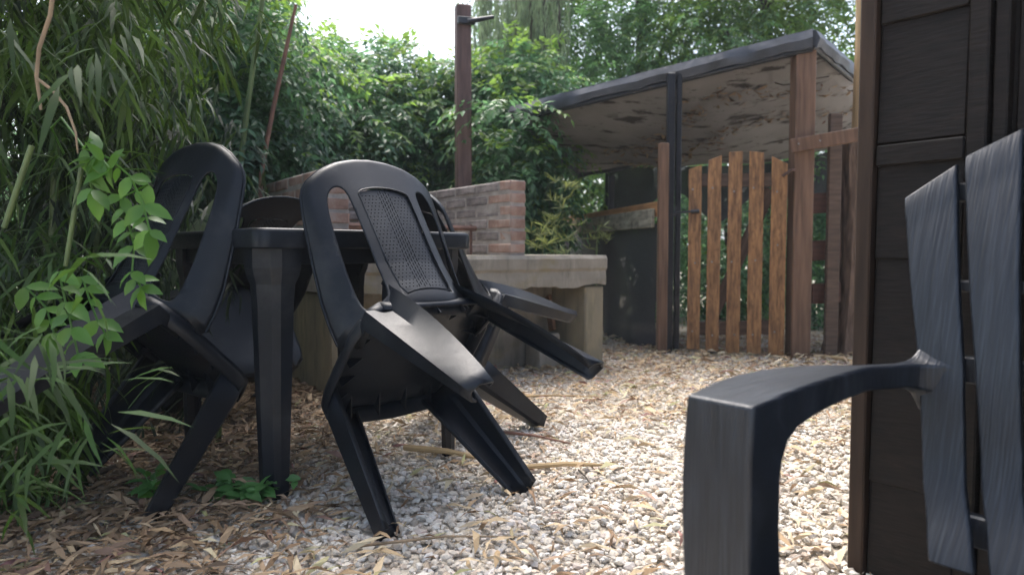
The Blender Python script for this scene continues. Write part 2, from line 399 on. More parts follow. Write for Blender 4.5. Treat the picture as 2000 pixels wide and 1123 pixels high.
def leaf_arrays(P, D, Nn, L, Wd, templ):
    T, tri, quad = TEMPL[templ]; n, k = len(P), len(T)
    D = unit(D); Sd = unit(np.cross(D, Nn)); Nn = np.cross(Sd, D)
    V = P[:, None] + D[:, None] * (T[None, :, 0, None] * L[:, None, None]) + Sd[:, None] * (T[None, :, 1, None] * Wd[:, None, None]) + Nn[:, None] * (T[None, :, 2, None] * L[:, None, None])
    off = (np.arange(n) * k)[:, None, None]
    t = (tri[None] + off).reshape(-1, 3); q = (quad[None] + off).reshape(-1, 4) if quad is not None else np.zeros((0, 4), int)
    return V.reshape(-1, 3), t, q
def leaf_object(name, P, D, Nn, L, Wd, m, templ='diamond', parent=None, inv=None):
    V, t, q = leaf_arrays(P, D, Nn, L, Wd, templ)
    if inv is not None: V = V - np.array(inv)[None]
    return link(name, np_mesh(name, V, t.astype(np.int32), q.astype(np.int32)), m, parent)
def sprays(B, Dr, q, length=.26, pairs=6, leaf=(.055, .022), droop=.5):
    """compound leaves: arrays of leaflets along drooping rachises"""
    n = len(B); Dr = unit(Dr); up = np.array([0, 0, 1.0])
    side = unit(np.cross(Dr, up) + q.normal(0, .25, (n, 3)))
    Pl, Dl, Nl, Ll, Wl = [], [], [], [], []
    ln = length * q.uniform(.7, 1.25, n)
    for i in range(pairs):
        t = (i + .6) / pairs
        base = B + Dr * (ln * t)[:, None] - up * (droop * ln * t * t)[:, None]
        tang = unit(Dr - up * (2 * droop * t))
        nn = unit(np.cross(side, tang)); nn = nn * np.sign(nn[:, 2:3] + 1e-6)
        for s in (-1, 1) if i < pairs - 1 else (0,):
            d = unit(tang * (.55 if s else 1) + side * s * .9 - up * .25 + q.normal(0, .16, (n, 3)))
            Pl.append(base); Dl.append(d); Nl.append(nn + q.normal(0, .25, (n, 3)))
            k = leaf[0] * q.uniform(.75, 1.2, n) * (1 - .25 * abs(t - .5)); Ll.append(k); Wl.append(k * leaf[1] / leaf[0] * q.uniform(.8, 1.2, n))
    return [np.concatenate(a) for a in (Pl, Dl, Nl, Ll, Wl)]
def lump_points(lumps, n, q, inner=.5):
    """points through a group of ellipsoids (cx,cy,cz,rx,ry,rz); returns positions and outward directions"""
    Lp = np.array(lumps, float); vol = Lp[:, 3] * Lp[:, 4] + Lp[:, 3] * Lp[:, 5] + Lp[:, 4] * Lp[:, 5]
    k = q.choice(len(Lp), n, p=vol / vol.sum())
    d = unit(q.normal(0, 1, (n, 3))); r = (inner + (1.05 - inner) * q.uniform(0, 1, n) ** .6)
    r *= 1 + .12 * np.sin(d[:, 0] * 9 + k) * np.cos(d[:, 2] * 7 + k * 2)
    return Lp[k, :3] + d * r[:, None] * Lp[k, 3:], d

def hedge_plant(name, label, cat, lumps, n, m, seed, leaf=(.078, .032), length=.32, droop=.55, group=None, stems=3, stem_m='bark2', pairs=6, light=None, zmin=.05):
    q = np.random.default_rng(seed); c = np.mean(np.array(lumps)[:, :3], 0); base = Vector((c[0], c[1], 0))
    root = empty(name, base, label=label, cat=cat, group=group)
    B, d = lump_points(lumps, n, q); keep = B[:, 2] > zmin; B, d = B[keep], d[keep]
    Dr = d * np.array([1, 1, .5]) + q.normal(0, .35, B.shape) + np.array([0, -.25, -.1])
    parts = sprays(B, Dr, q, length, pairs, leaf, droop)
    leaf_object('foliage', *parts, M[m], parent=root, inv=base)
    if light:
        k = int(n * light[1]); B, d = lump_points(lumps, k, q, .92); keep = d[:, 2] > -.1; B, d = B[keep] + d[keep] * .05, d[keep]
        leaf_object('upper_foliage', *sprays(B, d + np.array([0, -.2, .2]) + q.normal(0, .3, B.shape), q, length, pairs, leaf, droop), M[light[0]], parent=root, inv=base)  # paler sprays on the upper, outer shell
    L = np.array(lumps)
    for i in range(stems):
        l = L[i % len(L)]; e = Vector((l[0] + q.uniform(-.3, .3) * l[3], l[1] + q.uniform(-.2, .2) * l[4], l[2] + .3 * l[5])) - base
        b = Vector((e.x * .4 + q.uniform(-.15, .15), e.y * .4, -.05)); mid = (b + e) / 2 + Vector((q.uniform(-.15, .15), 0, 0))
        tube('stem', [b, b.lerp(mid, .5), mid, mid.lerp(e, .6), e], [.035, .03, .025, .018, .008], M[stem_m], root, 7)
    return root

# ------------------------------------------------------------------ plastic chair (armless monobloc with perforated back)
UZ = [.36, .385, .41, .44, .49, .55, .62, .70, .783, .86, .905]
UU = [-.345, -.366, -.376, -.382, -.389, -.402, -.424, -.449, -.474, -.497, -.511]
WZ, WW = [.41, .435, .6, .8, .838, .905], [.142, .140, .098, .050, .038, .022]
def back_surf(x, z, off=0.0):
    u = float(np.interp(z, UZ, UU)) + float(np.interp(z, WZ, WW)) * (abs(x) / .218) ** 3.2
    return Vector((x, u + off, z))
HALF = [(.220, .418), (.224, .48), (.227, .55), (.228, .63), (.228, .70), (.226, .77), (.2225, .81), (.216, .828), (.203, .843), (.162, .867), (.112, .887), (.056, .900), (0, .905)]
OUT_R = HALF
PANEL = [(-.079, .437), (-.04, .447), (0, .450), (.04, .447), (.079, .437), (.081, .55), (.083, .67), (.084, .765), (.078, .777), (.04, .787), (0, .790), (-.04, .787), (-.078, .777), (-.084, .765), (-.083, .67), (-.081, .55)]
OPEN = [(.112, .458), (.110, .60), (.112, .72), (.115, .775), (.129, .797), (.150, .797), (.170, .776), (.177, .73), (.1785, .65), (.177, .55), (.174, .455), (.160, .440), (.128, .443)]
def make_chair(label, group):
    root = empty('plastic_chair', (0, 0, 0), label=label, cat='chair', group=group)
    pl = M['plastic']
    # back shell
    low = [(.20, .413), (.115, .405), (.10, .372), (-.10, .372), (-.115, .405), (-.20, .413)]
    outer = [(x, z) for x, z in OUT_R] + [(-x, z) for x, z in reversed(OUT_R[:-1])]
    outer = outer + [(-x, z) for x, z in low[:0]] + list(reversed([(x, z) for x, z in low]))
    outer2 = []
    for i, p in enumerate(outer):                      # finer outline
        b = outer[(i + 1) % len(outer)]; n = max(1, int(math.dist(p, b) / .014))
        for k in range(n): outer2.append((p[0] + (b[0] - p[0]) * k / n, p[1] + (b[1] - p[1]) * k / n))
    o1 = poly_smooth(OPEN, 2); o2 = [(-x, z) for x, z in o1][::-1]
    ring = []
    for k in range(len(outer2)):
        a, b, c = Vector(outer2[k - 1]), Vector(outer2[k]), Vector(outer2[(k + 1) % len(outer2)]); tg = (c - a).normalized(); nn = Vector((-tg.y, tg.x))
        if b.y > .44:
            for d_ in (.004, .008, .013, .018, .024): ring.append(b + nn * d_)
    for hl in (PANEL, o1, o2):
        l2 = []
        for i, p in enumerate(hl):
            b = hl[(i + 1) % len(hl)]; n = max(1, int(math.dist(p, b) / .012))
            for k in range(n): l2.append(Vector((p[0] + (b[0] - p[0]) * k / n, p[1] + (b[1] - p[1]) * k / n)))
        ar = sum(l2[i].x * l2[(i + 1) % len(l2)].y - l2[(i + 1) % len(l2)].x * l2[i].y for i in range(len(l2))); sg_ = -1 if ar > 0 else 1
        for k in range(len(l2)):
            tg = (l2[(k + 1) % len(l2)] - l2[k - 1]).normalized(); nn = Vector((-tg.y, tg.x)) * sg_
            for d_ in (.004, .009): ring.append(l2[k] + nn * d_)
    pts_ = [Vector(p) for p in outer2]
    P2, F = cdt_region(outer2, [PANEL, o1, o2], .017, ring, lambda p: min((p - q_).length for q_ in pts_) > .03)
    seg = [(Vector(outer2[i]), Vector(outer2[(i + 1) % len(outer2)])) for i in range(len(outer2)) if outer2[i][1] > .43]
    def edge_d(p):
        best = 9
        for a, b in seg:
            ab = b - a; t = max(0, min(1, (p - a).dot(ab) / max(ab.length_squared, 1e-9))); best = min(best, (a + ab * t - p).length)
        return best
    V = []
    for p in P2:
        d = edge_d(p); e = max(0, 1 - d / .022)
        V.append(back_surf(p.x, p.y, .016 * e * e))
    o = mesh('backrest', V, F, pl, root, smooth=True, angle=45); solidify(o, .0045, 0)
    # rolled outer rim
    rim = [back_surf(x, z, .016) for x, z in outer2 if z > .425]
    r0 = sorted(range(len(rim)), key=lambda i: 0)
    tube('hoop_rim', rim, .0042, pl, root, 6)
    # perforated panel, a little recessed
    inner = [(x * .985, .6135 + (z - .6135) * .992) for x, z in PANEL]
    holes = []
    z = .465; r = 0
    while z < .772:
        for s in (-1, 1):
            for k in range(5):
                x = .026 + k * .0115 + (.0055 if r % 2 else 0)
                if x < .078: 
                    h = .0016; holes.append([(s * x - h, z - h), (s * x + h, z - h), (s * x + h, z + h), (s * x - h, z + h)])
        z += .0115; r += 1
    for k in range(5):
        x = (k - 2) * .0088; z = .462 + (.007 if k % 2 else 0)
        while z < .774:
            holes.append([(x - .0013, z), (x + .0013, z), (x + .0013, z + .0105), (x - .0013, z + .0105)]); z += .0145
    P2, F = cdt_region(inner, holes, .03)
    V = [back_surf(p.x, p.y, .005) for p in P2]
    o = mesh('back_panel', V, F, pl, root, smooth=False); solidify(o, .0035, 0)
    bd = [back_surf(x, z, -.0025) for x, z in poly_smooth(PANEL, 1)]; bd.append(bd[0])
    tube('panel_border', bd, .0022, pl, root, 5)
    # seat
    so = [(-.16, -.368), (.16, -.368), (.188, -.345), (.210, -.27), (.215, -.08), (.208, -.02), (.18, .004), (0, .012), (-.18, .004), (-.208, -.02), (-.215, -.08), (-.210, -.27), (-.188, -.345)]
    so2 = []
    for i, p in enumerate(so):
        b = so[(i + 1) % len(so)]; n = max(1, int(math.dist(p, b) / .03))
        for k in range(n): so2.append((p[0] + (b[0] - p[0]) * k / n, p[1] + (b[1] - p[1]) * k / n))
    P2, F = cdt_region(so2, [], .035)
    def sz(x, y): return .424 - .016 * max(0, 1 - (x / .2) ** 2) * max(0, 1 - ((y + .19) / .19) ** 2) - .014 * max(0, (y + .05) / .06) ** 2
    V = [Vector((p.x, p.y, sz(p.x, p.y))) for p in P2]
    o = mesh('seat', V, F, pl, root, smooth=True, angle=60); solidify(o, .004, 0); seat = o
    secs = [[], [], []]
    for x, y in so2 + [so2[0]]:
        hgt = .05 if y > -.03 else (.035 if abs(x) < .19 else .042)
        n = Vector((x, (y + .18) * .9)).normalized()
        for j, (e, dz) in enumerate(((.0, 0), (.004, -.012), (.007, -hgt))): secs[j].append(Vector((x + n.x * e, y + n.y * e, sz(x, y) + dz)))
    V, F = loft(secs, close_sec=False); o = mesh('seat_skirt', V, F, pl, root, smooth=True, angle=50); solidify(o, .004, 0)
    ribs = []
    for s in (-1, 1):
        for k in range(5):
            y = -.32 + k * .065
            ribs.append([(s * .203, y, .415), (s * .15, y, .408), (s * .203, y, .378)])
    for k in range(3):
        x = (k - 1) * .085; ribs.append([(x, -.37, .41), (x, -.30, .408), (x, -.37, .37)])
    for k in range(4):
        x = (k - 1.5) * .09; ribs.append([(x, .008, .40), (x, -.05, .405), (x, .008, .365)])
    for t in ribs:
        o = mesh('rib', t, [(0, 1, 2)], pl, seat); solidify(o, .003, 0)
    # legs
    def leg(profile_fn, zs):
        secs = [[Vector(p) for p in profile_fn(t)] for t in zs]
        V, F = loft(secs, close_sec=False); o = mesh('leg', V, F, pl, root, smooth=True, angle=32); solidify(o, .0045, 0); return o
    def lerp(a, b, t): return tuple(a[i] + (b[i] - a[i]) * t for i in range(len(a)))
    for s in (-1, 1):
        def front(t):
            c = lerp((.211, -.012, .415), (.252, 0, 0), t); a = lerp((.215, -.105, .398), (.249, -.050, 0), t ** .6); b = lerp((.112, .004, .385), (.192, 0, 0), t ** .75)
            ca = lerp(c, a, .14); cb = lerp(c, b, .14)
            fa = (a[0] - .013, a[1] + .003, a[2]); fb = (b[0], b[1] - .013, b[2])
            return [(s * p[0], p[1], p[2]) for p in (fa, a, ca, cb, b, fb)]
        leg(front, [i / 8 for i in range(9)])
        def rear(t):
            if t < 0:
                return [(s * x, y, z) for x, y, z in ((.185, -.25, .385), (.207, -.25, .39), (.200, -.28, .411), (.142, -.31, .408), (.107, -.372, .505), (.107, -.36, .505))]
            a = lerp((.208, -.322, .376), (.195, -.457, 0), t); r2 = lerp((.202, -.354, .408), (.214, -.488, 0), t)
            c = lerp((.142, -.365, .398), (.200, -.508, 0), t); b = lerp((.106, -.381, .462), (.162, -.508, 0), t)
            sg = math.sin(math.pi * t); c = (c[0] - .002 * sg, c[1] - .006 * sg, c[2]); b = (b[0], b[1] - .017 * sg ** .8, b[2])
            fa = (a[0] - .014, a[1] + .002, a[2]); fb = (b[0] - .001, b[1] + .016, b[2] + .004)
            return [(s * p[0], p[1], p[2]) for p in (fa, a, r2, c, b, fb)]
        leg(rear, [-1] + [i / 10 for i in range(11)])
    return root

CG = 'black plastic chairs tipped against the table'
chairs = [  # x, y, yaw, tilt, label
    (-.134, 1.766, .769, .926, 'black plastic chair tipped onto the table beside the open gravel, perforated back in full view'),
    (-1.076, 1.846, -.608, .778, 'black plastic chair under the bamboo and green vine, tipped against the table'),
    (-1.289, 2.947, 4.102, 1.05, 'black plastic chair behind the table corner, only its rounded back top and grey seat showing'),
    (-.066, 2.819, 2.3915, 1.0077, 'mostly hidden black plastic chair between the table and brick barbecue, legs sticking out'),
]
first = None
for (x, y, yaw, tilt, lab) in chairs:
    if first is None: c = first = make_chair(lab, CG)
    else: c = copy_tree(first); c['label'] = lab
    c.location = (x, y, -.004); c.rotation_euler = (-tilt, 0, yaw)

# ------------------------------------------------------------------ table
def rrect(half, r, n=5):
    pts = []
    for cx, cy, a0 in ((half - r, half - r, 0), (-half + r, half - r, 90), (-half + r, -half + r, 180), (half - r, -half + r, 270)):
        for k in range(n + 1):
            a = math.radians(a0 + 90 * k / n); pts.append((cx + r * math.cos(a), cy + r * math.sin(a)))
    return pts
def build_table():
    yaw, s, tz = .767, .73, .733
    e1 = Vector((math.cos(yaw), math.sin(yaw), 0)); e2 = Vector((-e1.y, e1.x, 0)); c = Vector((-.652, 1.793, 0)) + (e1 + e2) * s / 2
    root = empty('plastic_table', c, (0, 0, yaw), 'square black plastic table with tapered legs and chairs tipped onto it', 'table')
    H = s / 2; pl = M['plastic']
    rings = [(H - .022, tz - .03), (H - .010, tz - .052), (H - .004, tz - .054), (H, tz - .050), (H + .002, tz - .012), (H - .002, tz - .003), (H - .008, tz), (H - .03, tz), (H - .034, tz - .003)]
    secs = [[Vector((x, y, z)) for x, y in rrect(h, .038 - (H - h) * .5)] for h, z in rings]
    V, F = loft(secs, caps=True); mesh('tabletop', V, F, pl, root, smooth=True, angle=40)
    # apron below the top
    for k in range(4):
        a = k * math.pi / 2; Rm = Matrix.Rotation(a, 4, 'Z')
        o = link('apron', box_mesh('apron', s - .16, .006, .05, .002), pl, root); o.matrix_basis = Rm @ Matrix.Translation((0, -H + .035, tz - .072))
    for k in range(4):
        a = k * math.pi / 2; Rm = Matrix.Rotation(a, 4, 'Z')
        def prof(i, w, ch, z):
            p = [(i + .022, i + w - .004), (i, i + w), (i, i + ch * 1.1), (i + ch * .55, i + ch * .15), (i + ch * 1.1, i), (i + w, i), (i + w - .004, i + .022)]
            return [Rm @ Vector((-H + x, -H + y, z)) for x, y in p]
        secs = [prof(.020, .112, .05, tz - .03), prof(.021, .108, .05, tz - .105), prof(.024, .102, .048, tz - .125), prof(.030, .086, .042, tz - .150), prof(.032, .080, .04, tz - .2), prof(.033, .076, .038, tz - .3), prof(.035, .064, .033, .2), prof(.037, .054, .03, 0)]
        V, F = loft(secs, close_sec=False); o = mesh('leg', V, F, pl, root, smooth=False); solidify(o, .004, 0); bevel(o, .003, 2, 25)
build_table()

# ------------------------------------------------------------------ slatted garden armchair, near right
def build_armchair():
    root = empty('garden_armchair', (.224, .89, 0), (0, 0, math.atan2(-.79, .613)), 'black wood-grained slatted garden armchair standing against the dark shed', 'armchair')
    m = M['resin']
    def arm(mir):
        f = (lambda l: l) if not mir else (lambda l: .58 - l)
        st = [  # outer-front/top, inner-front/top, inner-back/bottom, outer-back/bottom  (l, b, z)
            [(.006, 0, 0), (.095, 0, 0), (.095, .092, 0), (.006, .092, 0)],
            [(.004, 0, .12), (.095, 0, .12), (.095, .086, .12), (.004, .086, .12)],
            [(-.003, .001, .24), (.0946, .001, .24), (.0946, .074, .24), (-.003, .074, .24)],
            [(-.007, 0, .33), (.0946, 0, .33), (.0942, .068, .33), (-.008, .068, .33)],
            [(-.006, -.001, .39), (.0946, -.001, .39), (.0935, .069, .385), (-.009, .069, .385)],
            [(-.004, -.001, .43), (.0946, -.001, .43), (.092, .076, .41), (-.013, .076, .41)],
            [(0, 0, .487), (.0946, .004, .487), (.088, .095, .430), (-.018, .095, .430)],
            [(-.017, .08, .492), (.086, .09, .492), (.083, .125, .441), (-.022, .125, .441)],
            [(-.027, .15, .494), (.079, .155, .494), (.076, .18, .448), (-.028, .18, .448)],
            [(-.029, .21, .494), (.072, .22, .494), (.069, .235, .451), (-.029, .235, .451)],
            [(-.022, .29, .493), (.062, .29, .493), (.061, .30, .452), (-.022, .30, .452)],
            [(-.004, .35, .491), (.053, .35, .491), (.052, .355, .451), (-.003, .355, .451)],
            [(.018, .395, .489), (.046, .395, .489), (.046, .40, .450), (.018, .40, .450)],
            [(.031, .45, .487), (.054, .452, .486), (.054, .452, .447), (.031, .45, .447)],
            [(.037, .495, .485), (.060, .50, .484), (.060, .50, .445), (.037, .495, .444)],
            [(.042, .524, .487), (.067, .527, .482), (.067, .527, .441), (.043, .522, .439)],
            [(.046, .541, .492), (.078, .5415, .481), (.078, .5415, .437), (.048, .538, .429)],
            [(.0485, .5515, .499), (.095, .549, .481), (.096, .5485, .434), (.052, .547, .414)],
            [(.0505, .557, .506), (.112, .5515, .481), (.112, .551, .430), (.056, .552, .400)],
            [(.053, .562, .510), (.119, .556, .481), (.119, .556, .428), (.060, .560, .394)]]
        secs = []
        for s in st: secs.append([Vector((f(p[0]), p[1], p[2])) for p in s])
        V, F = loft(secs); o = mesh('armrest', V, F, m, root, smooth=True, angle=40); bevel(o, .005, 3, 40)
    arm(False); arm(True)
    BZ, BB = [.08, .14, .188, .25, .31, .37, .43, .49, .60, .70, .80, .92], [.37, .405, .440, .487, .518, .533, .543, .553, .58, .612, .65, .70]
    # slat edges at z = .188, .49, top
    sl = [((.119, .183), (.051, .1205), (-.013, .0636), .769, .826), ((.203, .262), (.137, .199), (.074, .155), .838, .879),
          ((.272, .328), (.216, .284), (.166, .248), .886, .905), ((.328, .388), (.300, .368), (.262, .346), .905, .886)]
    sl += [tuple(tuple(.62 - v for v in e[::-1]) for e in sl[1][:3]) + (sl[1][4], sl[1][3]), tuple(tuple(.62 - v for v in e[::-1]) for e in sl[0][:3]) + (sl[0][4], sl[0][3])]
    for si, (eb, em, et, zl, zr) in enumerate(sl):
        secs = []; mirr = 0 if si < 2 else 1
        for i in range(25):
            t = i / 24; P = []
            for side, ztop in ((0, zl), (1, zr)):
                z = .188 + (ztop - .188) * t
                dl = em[side] - (.051, .1205)[side]; l = np.interp(z, [.188, .30, .40, .49, ztop], [eb[side], (.079, .1415)[side] + dl, (.064, .129)[side] + dl, em[side], et[side]]) if mirr == 0 else np.interp(z, [.188, .49, ztop], [eb[side], em[side], et[side]]); b = np.interp(z, BZ, BB)
                if t < .02: b += .004
                P.append((l, b - (.0035 if .955 < t < .999 else 0), z))
            a, c = P
            secs.append([Vector((a[0], a[1], a[2])), Vector((a[0] + .35 * (c[0] - a[0]), a[1] * .65 + c[1] * .35 - .001, a[2] * .65 + c[2] * .35)),
                         Vector((a[0] + .65 * (c[0] - a[0]), a[1] * .35 + c[1] * .65 - .001, a[2] * .35 + c[2] * .65)), Vector((c[0], c[1], c[2])),
                         Vector((c[0], c[1] + .017, c[2])), Vector((a[0], a[1] + .017, a[2]))])
        V, F = loft(secs); o = mesh('back_slat', V, F, m, root, smooth=True, angle=40); bevel(o, .004, 2, 45)
    for z, h, l0 in ((.775, .034, .01), (.612, .02, .04), (.475, .045, .07), (.235, .05, .125)):
        b = np.interp(z, BZ, BB) + .034
        o = link('cross_rail', box_mesh('cross_rail', .62 - 2 * l0, .02, h, .003), m, root); o.location = (.31, b, z)
    for l in (.09, .50):
        a, b_ = Vector((l, .06, .215)), Vector((l, .66, .03)); d = (b_ - a)
        o = link('seat_rail', box_mesh('seat_rail', .024, d.length, .07, .004), m, root); o.location = (a + b_) / 2; o.rotation_euler = (math.atan2(d.z, d.y), 0, 0)
    for k in range(6):
        b = .03 + k * .072; z = .262 - k * .0225
        o = link('seat_slat', box_mesh('seat_slat', .38, .062, .018, .004), m, root); o.location = (.295, b, z); o.rotation_euler = (-.3, 0, 0)
build_armchair()

# ------------------------------------------------------------------ dark timber shed, right
def build_shed():
    c = Vector((.721, 1.46, 0)); d = Vector((.636, -.771, 0)); n = Vector((-.771, -.636, 0)); bk = -n
    yaw = math.atan2(d.y, d.x); T = Matrix.Translation(c) @ Matrix.Rotation(yaw, 4, 'Z')   # local x along the wall, local y into the shed
    root = empty('timber_shed', c, (0, 0, yaw), 'dark brown shed clad in overlapping boards behind the armchair', 'shed')
    def lp(nm, x0, x1, y0, y1, z0, z1, m, parent=root, tilt=0, bev=.003):
        o = link(nm, box_mesh(nm, x1 - x0, y1 - y0, z1 - z0, bev), m, parent); o.location = ((x0 + x1) / 2, (y0 + y1) / 2, (z0 + z1) / 2); o.rotation_euler = (tilt, 0, 0); return o
    lp('wall', .004, 2.2, .03, .08, -.02, 2.75, M['barn'])
    lp('corner_board', 0, .031, -.016, .012, -.02, 2.75, M['barn_trim'])
    zs = [-.04, .19, .42, .649, .88, 1.118, 1.35, 1.58, 1.81, 2.04, 2.27, 2.5]
    for i, z in enumerate(zs):
        lp('plank', .0345, .193, .0, .020, z + (.006 if i else .02), z + .25, M['barn'], tilt=-.035 + .01 * math.sin(i * 3))
    lp('plank', .036, .193, -.012, .002, .842, .884, M['barn'])
    lp('batten', .195, .228, -.012, .028, -.02, 2.75, M['barn'])
    # recessed door beside the batten
    dr = lp('door', .258, 1.1, .032, .052, 0, 2.1, M['barn'])
    for k in range(6): 
        o = lp('door_board', -.415 + k * .139, -.415 + k * .139 + .134, -.022, -.011, -1.03, 1.03, M['barn'], parent=dr)
    lp('door_frame', .232, .256, .0, .06, -.02, 2.12, M['barn']); lp('door_frame', 1.102, 1.13, .0, .06, -.02, 2.12, M['barn']); lp('door_frame', .232, 1.13, .0, .06, 2.122, 2.16, M['barn'])
    for i, z in enumerate(zs): lp('plank', 1.133, 2.2, .0, .020, z + (.006 if i else .02), z + .25, M['barn'], tilt=-.035)
    # side wall going back from the corner, and a simple roof
    lp('side_wall', .003, .05, .082, 2.4, -.02, 2.75, M['barn'])
    lp('roof', -.1, 2.4, -.12, 2.6, 2.76, 2.82, M['barn_trim'])
build_shed()

# ------------------------------------------------------------------ brick and concrete barbecue
E1 = Vector((-.822, -.569, 0)); DD = Vector((-.569, .822, 0)); P2 = Vector((.533, 4.05, 0))     # along the front (to the left), into the depth
def bq_matrix(t, s, z): 
    Mx = Matrix((E1, -DD, Vector((0, 0, 1)))).transposed().to_4x4()     # local x along the front, local -y into depth
    Mx.translation = P2 + E1 * t + DD * s + Vector((0, 0, z)); return Mx
def build_barbecue():
    root = empty('brick_barbecue', P2 + E1 * .82, (0, 0, 0), 'brick barbecue with sooty side walls on a weathered concrete bench', 'barbecue')
    def bx(nm, t0, t1, s0, s1, z0, z1, m, parent=root, bev=.006, jit=0, seed=0):
        me = box_mesh(nm, t1 - t0, s1 - s0, z1 - z0, bev, jit, seed); o = link(nm, me, m)
        return place(o, parent, bq_matrix((t0 + t1) / 2, (s0 + s1) / 2, (z0 + z1) / 2))
    # slab with a crumbling lower edge, bench legs, back panel
    n = 40; secs = []
    q = random.Random(5)
    for i in range(n + 1):
        t = -.004 + 1.655 * i / n; j = q.uniform(-.0022, .0022); zb = .478 + q.uniform(-.006, .006) + .008 * math.sin(i * .7)
        pr = [(-.012 + j * .4, zb), (-.014, .52), (-.010, .562 + j), (-.022 + j * .5, .578 + j), (-.024 + j * .5, .632 + j * .5), (-.012, .652), (1.12, .655), (1.12, .48)]
        secs.append([P2 + E1 * t + DD * s + Vector((0, 0, z)) - Vector(root.location) for s, z in pr])
    V, F = loft(secs); mesh('slab', V, F, M['concrete'], root, smooth=False)
    bx('bench_leg', .0, .14, .0, 1.1, -.03, .474, M['moss'], bev=.008)
    bx('bench_leg', 1.50, 1.64, .0, 1.1, -.03, .474, M['moss'], bev=.008)
    bx('back_panel', .143, 1.497, .30, .36, -.03, .476, M['concrete'])
    # brick walls: mortar core, every brick its own piece
    bl, bh, bw, jt = .215, .049, .10, .017
    variants = [box_mesh('brick', bl, bw, bh, .005, .0028, k) for k in range(4)] ; variants2 = [box_mesh('brick', bl, bw, bh, .005, .0028, k + 9) for k in range(4)]
    half = [box_mesh('brick', bl * .47, bw, bh, .005, .0028, 20 + k) for k in range(2)]; half2 = [box_mesh('brick', bl * .47, bw, bh, .005, .0028, 30 + k) for k in range(2)]
    for me in variants + half: me.materials.append(M['brick'])
    for me in variants2 + half2: me.materials.append(M['sootbrick'])
    def side_wall(t0, soot_side):
        core = bx('brick_wall', t0 + .0025, t0 + bw - .0025, .008, 1.08, .640, .655 + 6 * (bh + jt) - .004, M['mortar'], bev=.003)
        for c in range(6):
            z = .655 + jt * .6 + c * (bh + jt) + bh / 2; s = .004; k = 0
            while s < 1.06:
                hb = (k == 0 and c % 2)
                ln = bl * .47 if hb else bl
                soot = soot_side and not (k == 0)
                me = (half2 if soot else half)[k % 2] if hb else (variants2 if soot else variants)[rnd.randrange(4)]
                o = link('brick', me)
                Mx = bq_matrix(t0 + bw / 2 + rnd.uniform(-.003, .003), s + ln / 2, z + rnd.uniform(-.002, .002)) @ Matrix.Rotation(math.pi / 2 + rnd.uniform(-.012, .012), 4, 'Z')
                place(o, core, Mx); s += ln + jt; k += 1
        return core
    side_wall(.556, True); side_wall(1.54, False)
    core = bx('brick_wall', .665, 1.53, 1.0, 1.08, .640, .655 + 6 * (bh + jt) - .01, M['mortar'], bev=.003)
    for c in range(6):
        z = .655 + jt * .6 + c * (bh + jt) + bh / 2; t = .665 + (.11 if c % 2 else .01)
        while t < 1.42:
            o = link('brick', variants2[rnd.randrange(4)]); place(o, core, bq_matrix(t + bl / 2, 1.03 - .015, z)); t += bl + jt
    return root
build_barbecue()
def bq(t, s, z): return P2 + E1 * t + DD * s + Vector((0, 0, z))
g = empty('grill_rack', bq(.85, .45, .656), (0, 0, 0), 'rusty iron grill rack standing between the sooty brick walls', 'grill')
inv = Matrix.Translation(-g.location)
for s in (.28, .72): tube('frame_bar', [bq(.70, s, .80), bq(1.46, s, .80)], .016, M['ironrust'], g, 6, inv)
for t in (.70, 1.46):
    for s in (.28, .72): tube('leg', [bq(t + .03, s, .656), bq(t + .03, s, .82)], .008, M['ironrust'], g, 6, inv)
for k in range(14): tube('grate_bar', [bq(.76 + k * .05, .28, .812), bq(.76 + k * .05, .72, .812)], .004, M['ironrust'], g, 5, inv)
# pieces kept under the bench
o = link('concrete_block', box_mesh('concrete_block', .16, .14, .21, .012, .006, 3), M['concrete']); o.matrix_world = bq_matrix(.30, .19, .095)
tag(o, 'small weathered block standing on the ground under the bench', 'block')
o = board2('wood_offcut', bq(.22, .20, .21), bq(.20, .27, .41), .07, .022, M['post']); tag(o, 'narrow brown wood offcut leaning on the panel above the small block', 'board')

# ------------------------------------------------------------------ rust-brown post behind the barbecue
def build_steel_post():
    p = at(905.5, 500, 5.0); p.z = 0
    root = empty('steel_post', p, (0, 0, .25), 'tall rust-brown post with a clamp at its top, rising behind the brick wall', 'post')
    o = link('post', box_mesh('post', .105, .105, 2.44, .008), M['rust'], root); o.location = (0, 0, 1.17)
    o = link('clamp', box_mesh('clamp', .122, .03, .05, .005), M['blacksteel'], root); o.location = (.012, -.07, 2.27)
    tube('bolt', [(.02, -.08, 2.26), (.20, -.10, 2.30)], [.02, .012], M['blacksteel'], root, 8)
build_steel_post()

